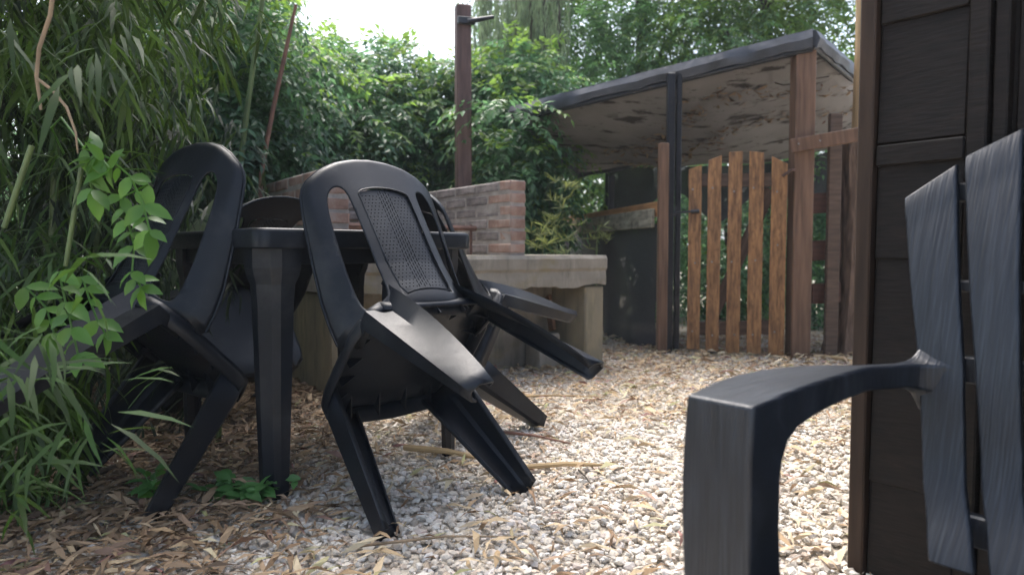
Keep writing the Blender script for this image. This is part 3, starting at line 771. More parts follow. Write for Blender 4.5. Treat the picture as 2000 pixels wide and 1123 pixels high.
# ------------------------------------------------------------------ lean-to shelter with sagging membrane
A, B = Vector((.03, 5.10, 1.71)), Vector((1.86, 4.40, 2.03)); D, C = at(1128, 332, 6.5), at(1742, 196, 5.8)
def build_shelter():
    root = empty('shade_shelter', (1.4, 5.2, 0), (0, 0, 0), 'sloping shelter with black edges over a stained sagging grey sheet', 'shelter')
    off = root.location
    n = 28; V, F = [], []
    for j in range(n + 1):
        for i in range(n + 1):
            u, v = i / n, j / n
            p = (A * (1 - u) + B * u) * (1 - v) + (D * (1 - u) + C * u) * v
            sag = .20 * math.sin(math.pi * v) ** .8 * math.sin(math.pi * min(1, u * .97)) ** .7 + .40 * v * v * math.sin(math.pi * (1 - u * .86)) * u
            sag += .02 * math.sin(u * 11 + v * 5) * math.sin(v * math.pi) + .012 * math.sin(u * 23) * v
            V.append(p - off - Vector((0, 0, .035 + sag)))
    for j in range(n):
        for i in range(n): F.append((j * (n + 1) + i, j * (n + 1) + i + 1, (j + 1) * (n + 1) + i + 1, (j + 1) * (n + 1) + i))
    o = mesh('membrane', V, F, M['membrane'], root, smooth=True); solidify(o, .006, 1)
    # black film wrapped over the edges: uneven fascia
    def fascia(a, b, h0, h1, seed, m='film'):
        q = random.Random(seed); secs = []; k = 26; d = (b - a); nrm = Vector((d.y, -d.x, 0)).normalized()
        for i in range(k + 1):
            t = i / k; p = a + d * t - off; h = h0 + (h1 - h0) * t + q.uniform(-.010, .012); bul = q.uniform(0, .012)
            secs.append([p + nrm * .02 + Vector((0, 0, .01 + q.uniform(-.005, .005))), p + nrm * (.035 + bul) - Vector((0, 0, h * .45)), p + nrm * .028 - Vector((0, 0, h)), p - nrm * .012 - Vector((0, 0, h)), p - nrm * .05 + Vector((0, 0, .012))])
        V, F = loft(secs); return mesh('fascia', V, F, M[m], root, smooth=True, angle=35)
    fascia(A + (A - B) * .02, B, .075, .10, 1); fascia(B, C, .09, .08, 2); fascia(C, D, .08, .08, 3); fascia(D, A, .07, .07, 4)
    for a, b in ((A, B), (B, C)):
        dn = Vector((0, 0, -.105)); 
        tube('frame_pipe', [a + dn * .85 - off, b + dn - off], .018, M['blacksteel'], root, 8)
    # roof sheet on top
    V = [p - off + Vector((0, 0, .018)) for p in (A, B, C, D)]; o = mesh('roof_sheet', V, [(0, 1, 2, 3)], M['film'], root); solidify(o, .006, 1)
    # square black steel post
    p = gp(1315, 690); p.y = 4.66; p.x = (1315 - 1000) / FPX * 4.66
    for dx in (-.026, .026):
        o = link('steel_post', box_mesh('steel_post', .048 if dx < 0 else .034, .05, 1.88, .004), M['blacksteel'], root); o.location = Vector((p.x + dx - (.003 if dx < 0 else -.0), p.y + (.0 if dx < 0 else .012), .90)) - off
    # back posts
    for c_ in (D.lerp(C, .12), D.lerp(C, .97)):
        o = link('steel_post', box_mesh('steel_post', .05, .05, c_.z, .004), M['blacksteel'], root); o.location = Vector((c_.x, c_.y, c_.z / 2 - .12)) - off
    V, F = [], []; n = 22
    for j in range(6):
        for i in range(n + 1):
            u = .10 + .86 * i / n; p = D * (1 - u) + C * u; sg = .40 * math.sin(math.pi * (1 - u * .86)) * u
            V.append(p - off + Vector((.0, .02 + .02 * math.sin(i * 1.9 + j), -.05 - sg - (.07 + .028 * math.sin(i * .8)) * j)))
    for j in range(5):
        for i in range(n): F.append((j * (n + 1) + i, j * (n + 1) + i + 1, (j + 1) * (n + 1) + i + 1, (j + 1) * (n + 1) + i))
    mesh('netting', V, F, M['mesh'], root, smooth=True)
    q = np.random.default_rng(9); PS = []
    for k in range(460):
        u = q.uniform(.18, .99); v = np.clip(.34 + .16 * math.sin(u * 7) + q.choice([0, .22]) + q.normal(0, .03), .06, .9)
        pp = (A * (1 - u) + B * u) * (1 - v) + (D * (1 - u) + C * u) * v - off
        sag = .20 * math.sin(math.pi * v) ** .8 * math.sin(math.pi * min(1, u * .97)) ** .7 + .40 * v * v * math.sin(math.pi * (1 - u * .86)) * u + .02 * math.sin(u * 11 + v * 5) * math.sin(v * math.pi) + .012 * math.sin(u * 23) * v
        PS.append((pp.x, pp.y, pp.z - .046 - sag))
    PS = np.array(PS); az = q.uniform(0, 6.28, len(PS)); Ln = q.uniform(.03, .11, len(PS))
    o = leaf_object('hanging_debris', PS, np.stack([np.cos(az), np.sin(az), q.normal(-.1, .12, len(PS))], -1), q.normal(0, .3, PS.shape) + np.array([0, 0, -1]), Ln, Ln * q.uniform(.08, .3, len(PS)), M['litter_dark'], 'curl', root); tag(o, kind='stuff')
    # sticks lying in the sag
    for k in range(7):
        u, v = rnd.uniform(.35, .95), rnd.uniform(.15, .6); pp = (A * (1 - u) + B * u) * (1 - v) + (D * (1 - u) + C * u) * v - off
        sag = .20 * math.sin(math.pi * v) ** .8 * math.sin(math.pi * u * .97) ** .7 + .06
        a = rnd.uniform(0, 3.1); dv = Vector((math.cos(a), math.sin(a) * .5, rnd.uniform(-.1, .1))) * rnd.uniform(.06, .16)
        tube('twig', [pp - dv - Vector((0, 0, sag)), pp - Vector((0, 0, sag + .012)), pp + dv - Vector((0, 0, sag))], .004, M['bark2'], root, 5)
build_shelter()

# ------------------------------------------------------------------ gate and fences
def screw(parent, p, nrm=(0, -1, 0)):
    n = Vector(nrm).normalized(); o = link('screw', SCREW); Mx = n.to_track_quat('Z', 'Y').to_matrix().to_4x4(); Mx.translation = p
    return place(o, parent, Mx)
bm = bmesh.new(); bmesh.ops.create_cone(bm, cap_ends=True, segments=8, radius1=.0065, radius2=.005, depth=.005); SCREW = bpy.data.meshes.new('screw'); bm.to_mesh(SCREW); bm.free(); SCREW.materials.append(M['steel'])
def build_gate():
    YL, YR, XL, XR = 4.60, 4.42, None, None
    def yat(px): return YL + (YR - YL) * (px - 1341) / 190
    def gpt(px, py): return at(px, py, yat(px))
    mid = gpt(1436, 700); root = empty('picket_gate', (mid.x, mid.y, 0), (0, 0, 0), 'small arched picket gate of mottled varnished orange-brown boards', 'gate')
    off = Vector(root.location); dirx = (gpt(1531, 500) - gpt(1341, 500)); dirx.z = 0; dirx.normalize(); nrm = Vector((dirx.y, -dirx.x, 0))
    pk = [(1341, 1366, 682, 331, 322), (1378, 1404, 686, 313, 303), (1417, 1444, 690, 297, 295), (1457.5, 1486, 693, 295, 298), (1500, 1531, 697, 305, 320)]
    for x0, x1, yb, tl, tr in pk:
        a, b = gpt(x0, yb), gpt(x1, yb); zt0, zt1 = gpt(x0, tl).z, gpt(x1, tr).z; zb = max(.015, (a.z + b.z) / 2)
        pts = []
        q = random.Random(x0); n = 6
        for i in range(n + 1):
            t = i / n; w = q.uniform(-.002, .002)
            pa, pb = Vector((a.x + w, a.y, zb + (zt0 - zb) * t)), Vector((b.x + w, b.y, zb + (zt1 - zb) * t))
            pts.append([p - off for p in (pa, pb, pb - nrm * .022, pa - nrm * .022)])
        V, F = loft(pts); o = mesh('picket', V, F, M['gate'], root); bevel(o, .003, 2, 40)
        for yy in (372, 512 if x0 != 1500 else 480, 650):
            p = gpt((x0 + x1) / 2 + q.uniform(-4, 4), yy + q.uniform(-5, 5)); screw(o, p + nrm * .002, nrm)
    back = -nrm * .037
    for y0, y1, wd in ((352, 350, .085), (642, 640, .09)):
        board2('rail', gpt(1343, y0) + back, gpt(1530, y1) + back, wd, .028, M['rail'], root)
    board2('brace', gpt(1390, 622) + back * 1.02 - nrm * .018, gpt(1506, 368) + back * 1.02 - nrm * .018, .075, .022, M['rail'], root)
    # sliding bolt and hinge
    a, b = gpt(1316, 416) + nrm * .03, gpt(1366, 413) + nrm * .02
    bt = tube('bolt', [a - off, b - off], .007, M['blacksteel'], root, 8)
    tube('bolt_plate', [gpt(1350, 414) + nrm * .008 - off, gpt(1366, 413) + nrm * .008 - off], .013, M['blacksteel'], root, 6)
    tube('bolt_knob', [gpt(1318, 424) + nrm * .03 - off, gpt(1320, 404) + nrm * .03 - off], .006, M['blacksteel'], root, 6)
    tube('hinge', [gpt(1528, 345) + nrm * .005 - off, gpt(1546, 332) + nrm * .01 - off, gpt(1552, 334) + nrm * .02 - off], .009, M['ironrust'], root, 6)
build_gate()
def vpost(name, label, px0, px1, pyb, pyt, Y, m, depth=None, cat='post', lean=0, root=None):
    a, b = at(px0, pyb, Y), at(px1, pyb, Y); zt = at((px0 + px1) / 2, pyt, Y).z; wd = b.x - a.x
    o = link(name, box_mesh(name, wd, depth or wd, zt + .03, .006), M[m])
    Mx = Matrix.Translation(((a.x + b.x) / 2, Y + (depth or wd) / 2, (zt + .03) / 2 - .03)) @ Matrix.Rotation(lean, 4, 'Y')
    if root is None:
        o.location = Mx.translation; o.rotation_euler = (0, lean, 0); tag(o, label, cat)
    else: place(o, root, Mx)
    return o
vpost('wood_post', 'slim dark brown wooden post beside the black steel post', 1284, 1303, 692, 279, 4.60, 'post', .06)
pst = vpost('wood_post', 'thick brown gate post holding up the front corner of the shelter', 1545, 1583, 699, 90, 4.42, 'post', .11)
def build_side_fence():
    root = empty('side_fence', (at(1620, 690, 4.45).x, 4.45, 0), (0, 0, 0), 'narrow wooden fence panel between the gate post and the bark-covered tree', 'fence')
    vpost('picket', None, 1611, 1636, 699, 221, 4.46, 'rail', .035, root=root)
    r = board2('rail', at(1544, 286, 4.40), at(1684, 262, 4.30), .085, .03, M['post'], root)
    for px, py in ((1560, 281), (1602, 275), (1621, 272), (1655, 268)): screw(r, at(px, py, 4.335), (0, -1, 0))
    for y in (398, 490, 574): board2('rail', at(1584, y, 4.53), at(1640, y - 3, 4.55), .13, .03, M['redrail'], root)
build_side_fence()
def build_low_fence():
    a, b = Vector((.47, 6.95, 0)), Vector((.955, 4.66, 0)); d = b - a
    root = empty('low_fence', a.lerp(b, .5), (0, 0, 0), 'low fence with a lichen-grey board, an orange board and black shade cloth beside the bench', 'fence')
    up = Vector((0, 0, 1)); n = Vector((-d.y, d.x, 0)).normalized()
    if n.y > 0: n = -n
    board2('rail_board', a + up * .895 + n * .02, b + up * .895 + n * .02, .125, .028, M['lichen'], root)
    board2('rail_board', a + up * .955 - n * .02, b + up * .955 - n * .02, .10, .028, M['orange'], root)
    for t in (.02, .55): board2('post', a.lerp(b, t) - n * .05, a.lerp(b, t) - n * .05 + up * .98, .07, .07, M['post'], root, up=(1, 0, 0))
    nx, nz = 30, 14; V, F = [], []
    for j in range(nz + 1):
        for i in range(nx + 1):
            t, h = i / nx, j / nz; w = .03 * math.sin(t * 23 + h * 3) * (1 - h) + .05 * math.sin(t * 9 + 1) * (1 - h) ** 2
            pull = max(0, (t - .86) / .14) * (1 - h) * .5 * math.sin(min(1, h * 1.6 + .15) * math.pi)
            p = a + d * (t - pull * .12) + n * (w - .01) + up * (.01 + .85 * h + .04 * math.sin(t * 7) * (1 - h)); V.append(p - root.location)
    for j in range(nz):
        for i in range(nx): F.append((j * (nx + 1) + i, j * (nx + 1) + i + 1, (j + 1) * (nx + 1) + i + 1, (j + 1) * (nx + 1) + i))
    o = mesh('shade_cloth', V, F, M['mesh'], root, smooth=True)
build_low_fence()
# bark-covered tree with a peeled upper trunk beside the shed
def build_stump():
    b = at(1662, 700, 4.62); b.z = 0
    root = empty('bare_tree', b, (0, 0, 0), 'old tree with deeply furrowed bark beside the shed, its upper trunk bare pale wood', 'tree')
    q = random.Random(3); secs = []
    for j in range(26):
        z = -.05 + j * .058; r0 = .115 + .05 * math.exp(-z * 4) - .015 * z; s = []
        for k in range(28):
            a = 2 * math.pi * k / 28; r = r0 * (1 + .12 * math.sin(a * 5 + z * 1.3 + .6 * math.sin(z * 3)) + .10 * math.sin(a * 11 + z * 2.1) + q.uniform(-.03, .03))
            s.append(Vector((r * math.cos(a) + .02 * math.sin(z * 2), r * math.sin(a), z)))
        secs.append(s)
    V, F = loft(secs); mesh('bark_trunk', V, F, M['bark'], root, smooth=True, angle=60)
    tube('bare_trunk', [(.015, .0, 1.38), (.02, 0, 2.0), (.018, .01, 2.7), (.03, .02, 3.4)], [.045, .04, .036, .03], M['pale'], root, 10)
build_stump()

# ------------------------------------------------------------------ hedge and trees behind
def L(px, py, Y, rx, ry, rz): p = at(px, py, Y); return (p.x, p.y, p.z, rx, ry, rz)
HG = 'leafy climbers forming the hedge behind the barbecue'
hedge_plant('climbing_shrub', 'dark feathery climbing shrub right behind the left brick wall', 'shrub',
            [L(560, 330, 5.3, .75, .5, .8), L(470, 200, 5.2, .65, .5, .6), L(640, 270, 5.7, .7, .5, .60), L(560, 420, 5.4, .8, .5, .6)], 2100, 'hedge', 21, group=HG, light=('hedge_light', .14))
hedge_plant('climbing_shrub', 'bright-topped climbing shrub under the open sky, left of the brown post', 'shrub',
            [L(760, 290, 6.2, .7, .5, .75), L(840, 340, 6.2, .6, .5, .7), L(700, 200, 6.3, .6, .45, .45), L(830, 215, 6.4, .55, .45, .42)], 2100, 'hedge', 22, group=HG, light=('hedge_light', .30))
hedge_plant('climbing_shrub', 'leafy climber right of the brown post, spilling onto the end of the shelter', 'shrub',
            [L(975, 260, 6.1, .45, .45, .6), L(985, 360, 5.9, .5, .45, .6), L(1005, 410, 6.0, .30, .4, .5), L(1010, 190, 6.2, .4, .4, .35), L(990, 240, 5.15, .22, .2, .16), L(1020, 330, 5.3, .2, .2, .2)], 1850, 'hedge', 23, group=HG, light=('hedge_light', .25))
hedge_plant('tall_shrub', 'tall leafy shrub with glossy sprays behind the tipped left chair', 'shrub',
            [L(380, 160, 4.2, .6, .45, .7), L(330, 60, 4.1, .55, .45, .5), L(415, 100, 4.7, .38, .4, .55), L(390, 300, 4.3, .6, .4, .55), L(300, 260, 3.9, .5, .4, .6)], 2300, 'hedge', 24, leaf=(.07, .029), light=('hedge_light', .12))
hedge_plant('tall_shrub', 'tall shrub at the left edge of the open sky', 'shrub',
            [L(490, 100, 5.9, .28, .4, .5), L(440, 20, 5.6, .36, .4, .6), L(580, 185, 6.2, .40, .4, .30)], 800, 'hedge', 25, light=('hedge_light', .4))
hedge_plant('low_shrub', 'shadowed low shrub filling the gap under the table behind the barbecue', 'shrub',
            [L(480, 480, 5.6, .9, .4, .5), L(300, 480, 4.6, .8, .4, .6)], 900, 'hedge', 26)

hedge_plant('boundary_shrub', 'dark boundary shrub behind the bamboo at the far left', 'shrub',
            [(-3.4, 3.6, .9, .6, .9, .9), (-3.3, 2.4, .9, .5, .9, .9), (-3.5, 4.6, 1.6, .7, .7, 1.0), (-3.5, 3.0, 2.0, .6, .9, .7), (-3.2, 1.6, 1.2, .5, .6, 1.0)], 1700, 'hedge', 27, leaf=(.075, .032))
def tree(label, px, Y, h, lumps, n, m, seed, leaf, length=.3, droop=.4, light=None, tr=.11, group=None):
    q = np.random.default_rng(seed); b = at(px, 500, Y); b.z = 0
    root = empty('tree', b, (0, 0, 0), label, 'tree', group)
    tr_ = tube('trunk', [(0, 0, -.1), (.04, 0, h * .3), (-.05, .05, h * .6), (.05, 0, h)], [tr, tr * .8, tr * .6, tr * .25], M['bark2'], root, 9)
    for l in lumps:
        e = Vector(l[:3]) - b; s = Vector((0, 0, max(.6, e.z * .55)))
        tube('limb', [s, s.lerp(e, .5) + Vector((0, 0, .15)), e], [tr * .45, tr * .3, .01], M['bark2'], root, 6)
    B_, d = lump_points(lumps, n, q, .35); keep = B_[:, 2] > .3; B_, d = B_[keep], d[keep]
    leaf_object('crown', *sprays(B_, d + q.normal(0, .5, B_.shape), q, length, 5, leaf, droop), M[m], parent=root, inv=b)
    if light:
        B_, d = lump_points(lumps, int(n * light[1]), q, .85)
        leaf_object('crown_tips', *sprays(B_, d + q.normal(0, .4, B_.shape), q, length, 5, leaf, droop), M[light[0]], parent=root, inv=b)
    return root
TG = 'trees rising behind the shelter'
tree('fine-leaved tree behind the middle of the shelter with a slim dark trunk', 1257, 8.6, 5.0,
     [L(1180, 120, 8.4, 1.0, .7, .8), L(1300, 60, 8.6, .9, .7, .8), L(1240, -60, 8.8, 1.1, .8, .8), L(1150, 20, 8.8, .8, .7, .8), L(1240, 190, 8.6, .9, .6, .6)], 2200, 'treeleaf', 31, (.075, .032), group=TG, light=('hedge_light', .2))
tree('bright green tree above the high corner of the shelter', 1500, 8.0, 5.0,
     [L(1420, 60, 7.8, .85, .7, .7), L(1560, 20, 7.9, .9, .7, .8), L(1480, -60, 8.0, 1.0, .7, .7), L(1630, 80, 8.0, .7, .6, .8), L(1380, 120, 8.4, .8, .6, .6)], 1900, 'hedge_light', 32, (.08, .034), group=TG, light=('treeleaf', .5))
tree('dark tree between the weeping branches and the shelter roof', 1080, 8.2, 4.5,
     [L(1060, 130, 8.0, .7, .6, .7), L(1010, 30, 8.6, .6, .6, .7), L(1100, 230, 7.6, .7, .5, .6)], 1250, 'treeleaf', 33, (.075, .03), group=TG)
def willow():
    q = np.random.default_rng(41); b = at(1045, 500, 7.2); b.z = 0
    root = empty('weeping_tree', b, (0, 0, 0), 'weeping tree with long hanging grey-green strands right of the brown post', 'tree')
    tube('trunk', [(.05, 0, -.1), (0, 0, 1.5), (.06, .05, 3.0), (-.1, 0, 5)], [.10, .08, .07, .03], M['bark2'], root, 8)
    P, D_, N_, Ln, W_ = [], [], [], [], []
    for i in range(135):
        px = 925 + 190 * q.beta(1.3, 1.5); Y = 6.6 + q.uniform(-.5, .9); top = at(px, q.uniform(-160, 40), Y); end = at(px + q.uniform(-8, 8), 60 + 160 * q.beta(2, 1.7), Y).z
        nseg = int((top.z - end) / .022)
        if nseg < 3: continue
        z = np.linspace(top.z, end, nseg); sw = .03 * np.sin(z * 3 + i)
        P.append(np.stack([top.x + sw, np.full(nseg, top.y) + sw * .5, z], -1))
        a = q.uniform(0, 6.28, nseg); D_.append(np.stack([.28 * np.cos(a), .28 * np.sin(a), -np.ones(nseg)], -1))
        N_.append(np.stack([np.cos(a), np.sin(a), .3 * np.ones(nseg)], -1)); Ln.append(q.uniform(.07, .14, nseg)); W_.append(q.uniform(.008, .014, nseg))
    leaf_object('hanging_foliage', np.concatenate(P), np.concatenate(D_), np.concatenate(N_), np.concatenate(Ln), np.concatenate(W_), M['willow'], 'diamond', root, b)
    for k in range(4):
        p = at(1000 + k * 28, 150 + 30 * (k % 2), 6.7) - b; t = at(1010 + k * 26, -40, 6.9) - b
        tube('branch', [t, t.lerp(p, .5) + Vector((.03, 0, 0)), p], [.02, .016, .008], M['bark2'], root, 6)
willow()
def treeline():
    q = np.random.default_rng(77); n = 11000
    X = q.uniform(-13, 13, n); Y = q.uniform(11.5, 13.5, n); top = 2.5 + .35 * np.sin(X * 1.7) + .2 * np.sin(X * 4.1); Z = top * q.uniform(0, 1, n) ** .8
    P = np.stack([X, Y, Z], -1); D_ = q.normal(0, 1, (n, 3)) + np.array([0, -.3, -.4]); Ln = q.uniform(.16, .30, n)
    o = leaf_object('treeline', P, D_, q.normal(0, .5, (n, 3)) + np.array([0, -.6, .6]), Ln, Ln * .6, M['treeleaf'], 'diamond'); tag(o, 'far shadowy greenery closing the yard behind the hedge', kind='stuff')
treeline()
# greenery seen under the shelter and through the gate
hedge_plant('hedge_shrub', 'shadowed hedge shrub seen through the picket gate', 'shrub',
            [L(1440, 430, 6.9, .9, .45, .8), L(1350, 580, 7.0, .6, .35, .42), L(1570, 420, 6.8, .6, .4, .8), L(1500, 590, 6.9, .6, .35, .4), L(1420, 480, 7.8, 1.1, .4, .9)], 2300, 'hedge', 51, leaf=(.06, .028), light=('hedge_light', .2))
hedge_plant('hedge_shrub', 'yellow-green shrub in the light under the low end of the shelter', 'shrub',
            [L(1195, 385, 7.4, .28, .3, .35)], 300, 'hedge_light', 52, leaf=(.05, .03), stems=1)  # sunlit foliage, its brightness put into the paler leaf colour
hedge_plant('hedge_shrub', 'dark shrub behind the shade cloth of the low fence', 'shrub',
            [L(1120, 440, 7.8, .7, .4, .7), L(1240, 420, 7.6, .7, .4, .6), L(1200, 570, 7.2, .7, .4, .4)], 800, 'hedge', 53, leaf=(.06, .028))
hedge_plant('hedge_shrub', 'hedge shrub behind the furrowed tree and side fence', 'shrub',
            [L(1640, 330, 6.4, .5, .4, .7), L(1640, 540, 6.3, .5, .35, .5)], 800, 'hedge', 54, leaf=(.06, .028))

# ------------------------------------------------------------------ bamboo and near plants, left
def leaf_mesh(name, templ, Ln, Wd, m):
    V, t, q = leaf_arrays(np.zeros((1, 3)), np.array([[0, 1.0, 0]]), np.array([[0, 0, 1.0]]), np.array([Ln]), np.array([Wd]), templ)
    me = np_mesh(name, V, t.astype(np.int32), q.astype(np.int32), smooth=True); me.materials.append(m); return me
BL = [leaf_mesh('leaf', 'strap', l, wd, M['bamboo']) for l, wd in ((.12, .0105), (.14, .0125), (.10, .010), (.16, .013))]
BL2 = [leaf_mesh('leaf', 'strap', l, wd, M['bamboo_bright']) for l, wd in ((.12, .0115), (.14, .0135), (.10, .011))]
def orient(p, d, n, roll=0):
    d = Vector(d).normalized(); n = Vector(n); s = d.cross(n).normalized(); n = s.cross(d)
    Mx = Matrix((s, d, n)).transposed().to_4x4(); Mx.translation = p; return Mx
def bamboo(label, tufts, culms, nleaf_part, seed, filler, m='bamboo', LS=None, fall=(.35, 1.3)):
    """tufts: (px,py,Y,r) where drooping leaf fans sit; culms: (px0,py0,px1,py1,Y,r)"""
    q = random.Random(seed); qn = np.random.default_rng(seed)
    c = at(*tufts[0][:3]); base = Vector((c.x, c.y, 0)); root = empty('bamboo', base, (0, 0, 0), label, 'bamboo', 'bamboo at the left of the yard')
    for (a, b_, c_, d_, Y, r) in culms:
        p0, p1 = at(a, b_, Y), at(c_, d_, Y); pts = [p0.lerp(p1, k / 6) - base for k in range(7)]
        tube('culm', pts, [r, r * 1.0, r, r, r, r, r * .9], M['culm'], root, 8)
    fans = []
    for (px, py, Y, r) in tufts:
        for k in range(max(1, int(6 * r / .15))):
            p = at(px, py, Y) + Vector((q.gauss(0, r * .5), q.gauss(0, r * .4), q.gauss(0, r * .5))); fans.append(p)
    n = 0
    while n < nleaf_part:
        p = q.choice(fans); az = q.uniform(0, 6.283)
        for k in range(q.randint(4, 7)):
            a = az + q.gauss(0, .5); d = Vector((math.cos(a) * .75, math.sin(a) * .75 - .15, -q.uniform(*fall)))
            o = link('leaf', q.choice(LS(q) if LS else BL)); o.parent = root
            Mx = orient(p - base + Vector((q.gauss(0, .012), q.gauss(0, .012), q.gauss(0, .02))), d, (q.gauss(0, .3), q.gauss(0, .3), 1)) @ Matrix.Scale(q.uniform(.75, 1.15), 4)
            o.matrix_basis = Mx; n += 1
            if n >= nleaf_part: break
    if filler:
        B_, _ = lump_points([L(*t) if len(t) == 6 else t[:6] for t in filler[0]], filler[1], qn, .25); B_ = B_[B_[:, 2] > .06]
        k = 5; P = np.repeat(B_, k, 0) + qn.normal(0, .02, (len(B_) * k, 3)); az = np.repeat(qn.uniform(0, 6.28, len(B_)), k) + qn.normal(0, .6, len(P))
        D_ = np.stack([np.cos(az) * .8, np.sin(az) * .8, -qn.uniform(.3, 1.5, len(P))], -1)
        Nn = qn.normal(0, .3, (len(P), 3)) + np.array([0, 0, 1]); Ln = qn.uniform(.09, .16, len(P))
        tag(leaf_object('foliage', P, D_, Nn, Ln, Ln * .085, M[m], 'strap', root, base), kind='stuff')
    return root
bamboo('bamboo with long drooping leaves hanging over the upper left corner',
       [(150, 90, 1.7, .25), (60, 160, 1.5, .25), (250, 170, 2.0, .22), (230, 60, 1.9, .2), (100, 20, 1.6, .2), (310, 220, 2.1, .15), (40, 60, 1.5, .2)],
       [(62, 285, 8, 445, 1.7, .007)], 230, 61,
       ([(60, 60, 2.3, .6, .4, .45), (190, 120, 2.7, .35, .4, .45), (0, 200, 2.2, .5, .4, .5), (60, -120, 2.1, .7, .6, .4), (-1.5, 1.5, 2.35, .9, 1.1, .4, 0), (-1.7, 2.6, 2.6, .9, 1.0, .45, 0), (-1.9, .6, 2.2, 1.0, .8, .5, 0)], 3600))
bamboo('bamboo sprays low at the left edge beside the front of the leaf litter',
       [(40, 700, 1.22, .16), (70, 830, 1.4, .16), (30, 580, 1.25, .15), (20, 960, 1.35, .13), (95, 740, 1.3, .12), (10, 860, 1.3, .15), (60, 640, 1.2, .12)],
       [], 135, 62, ([(20, 660, 1.8, .22, .25, .3), (0, 860, 1.75, .2, .2, .22)], 260), LS=lambda q: BL2 if q.random() < .6 else BL, fall=(-.25, .9))
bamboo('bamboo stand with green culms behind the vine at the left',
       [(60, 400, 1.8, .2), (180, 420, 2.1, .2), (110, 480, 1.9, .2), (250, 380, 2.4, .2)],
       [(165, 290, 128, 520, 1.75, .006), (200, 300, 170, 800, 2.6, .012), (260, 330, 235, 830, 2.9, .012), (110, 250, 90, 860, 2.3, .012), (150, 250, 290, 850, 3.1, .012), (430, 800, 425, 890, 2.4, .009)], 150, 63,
       ([(60, 480, 2.6, .8, .35, .7), (230, 430, 3.2, .7, .4, .7), (60, 760, 2.5, .6, .3, .4), (-40, 300, 2.4, .5, .4, .8), (260, 640, 3.6, .6, .3, .6)], 1900), m='shaded_bamboo', LS=lambda q: BL2 if q.random() < .4 else BL, fall=(-.2, 1.0))
# bright green vine with leaflets that can be told apart
VL = [leaf_mesh('leaf', 'oval', l, wd, M['vine']) for l, wd in ((.052, .026), (.060, .029), (.046, .024), (.066, .031))]
def vine():
    q = random.Random(71); base = at(230, 500, 1.45); base.z = 0
    root = empty('climbing_vine', base, (0, 0, 0), 'bright green vine with oval leaflets hanging in front of the left chair', 'vine')
    def stem(pts, Y, r=.0022):
        P = [at(x, y, Y + dy) for x, y, dy in pts]; tube('stem', [p - base for p in P], r, M['vine'], root, 5); return P
    def leaflet(p, dpx, dpy, k=None, sc=1, tilt=0):
        d = Vector((dpx, q.gauss(-.1, .25), -dpy)).normalized(); o = link('leaf', VL[k if k is not None else q.randrange(4)]); o.parent = root
        o.matrix_basis = orient(p - base, d, (q.gauss(0, .35), -.75 + q.gauss(0, .3), .65)) @ Matrix.Scale(sc, 4)
    sprays_ = [  # rachis polylines in the photo's frame
        [(165, 290, 0), (215, 310, 0), (255, 345, 0), (280, 400, 0), (292, 450, 0)],
        [(290, 360, .02), (240, 385, .02), (250, 430, .02), (262, 480, .02), (258, 530, .02), (275, 560, .02)],
        [(115, 530, 0), (128, 590, 0), (140, 640, 0), (152, 690, 0)],
        [(160, 540, .05), (175, 585, .05), (190, 625, .05), (205, 650, .05)],
        [(215, 330, -.02), (190, 300, -.02), (170, 320, -.02), (180, 370, 0)],
        [(50, 560, .1), (90, 600, .1), (105, 650, .1)]]
    for sp in sprays_:
        P = stem(sp, 1.42)
        for i in range(len(P)):
            t = (P[min(i + 1, len(P) - 1)] - P[max(i - 1, 0)]).normalized()
            for s in (-1, 1):
                dx, dz = (-t.z * s + t.x * .5, t.x * s + t.z * .5)
                leaflet(P[i], dx, -dz + .35, sc=q.uniform(.75, 1.1))
            if i:
                m_ = P[i].lerp(P[i - 1], .5)
                for s in (-1, 1): 
                    if q.random() < .6: leaflet(m_, -t.z * s + t.x * .4, -(t.x * s) + .45, sc=q.uniform(.7, 1.0))
        leaflet(P[-1], .15, 1.0, sc=1.1)
    # leaning pale tendrils
    stem([(165, 290, 0), (120, 230, .02), (100, 250, .05), (125, 300, .1)], 1.42)
vine()
def twig(name, label, pts, r, m, cat='twig'):
    P = [at(*p) for p in pts]; b = P[-1].copy(); o = tube(name, [p - b for p in P], r, M[m], None, 7); o.location = b; return tag(o, label, cat)
t_ = empty('dry_twig', at(80, 215, 1.4), (0, 0, 0), 'pale bare twig hanging in the bamboo at the upper left', 'twig')
b = Vector(t_.location)
tube('twig', [at(*p) - b for p in ((104, -20, 1.4), (98, 30, 1.4), (76, 95, 1.4), (71, 150, 1.4), (80, 215, 1.4))], [.0045, .0042, .004, .0038, .0025], M['twig'], t_, 7)
tube('side_twig', [at(*p) - b for p in ((74, 155, 1.4), (100, 175, 1.4), (130, 210, 1.4), (148, 260, 1.4), (152, 300, 1.4))], [.003, .003, .0028, .0022, .0015], M['twig'], t_, 7)
twig('green_cane', 'thin green cane rising behind the left chair', [(516, -20, 3.6), (497, 110, 3.6), (482, 220, 3.6), (470, 320, 3.6), (465, 560, 3.6)], [.012, .013, .014, .014, .014], 'culm', 'cane')
twig('brown_cane', 'thin reddish-brown cane standing beside the left brick wall', [(578, 10, 3.7), (556, 110, 3.7), (532, 220, 3.7), (510, 340, 3.7), (500, 560, 3.7)], [.008, .011, .012, .012, .012], 'redcane', 'cane')
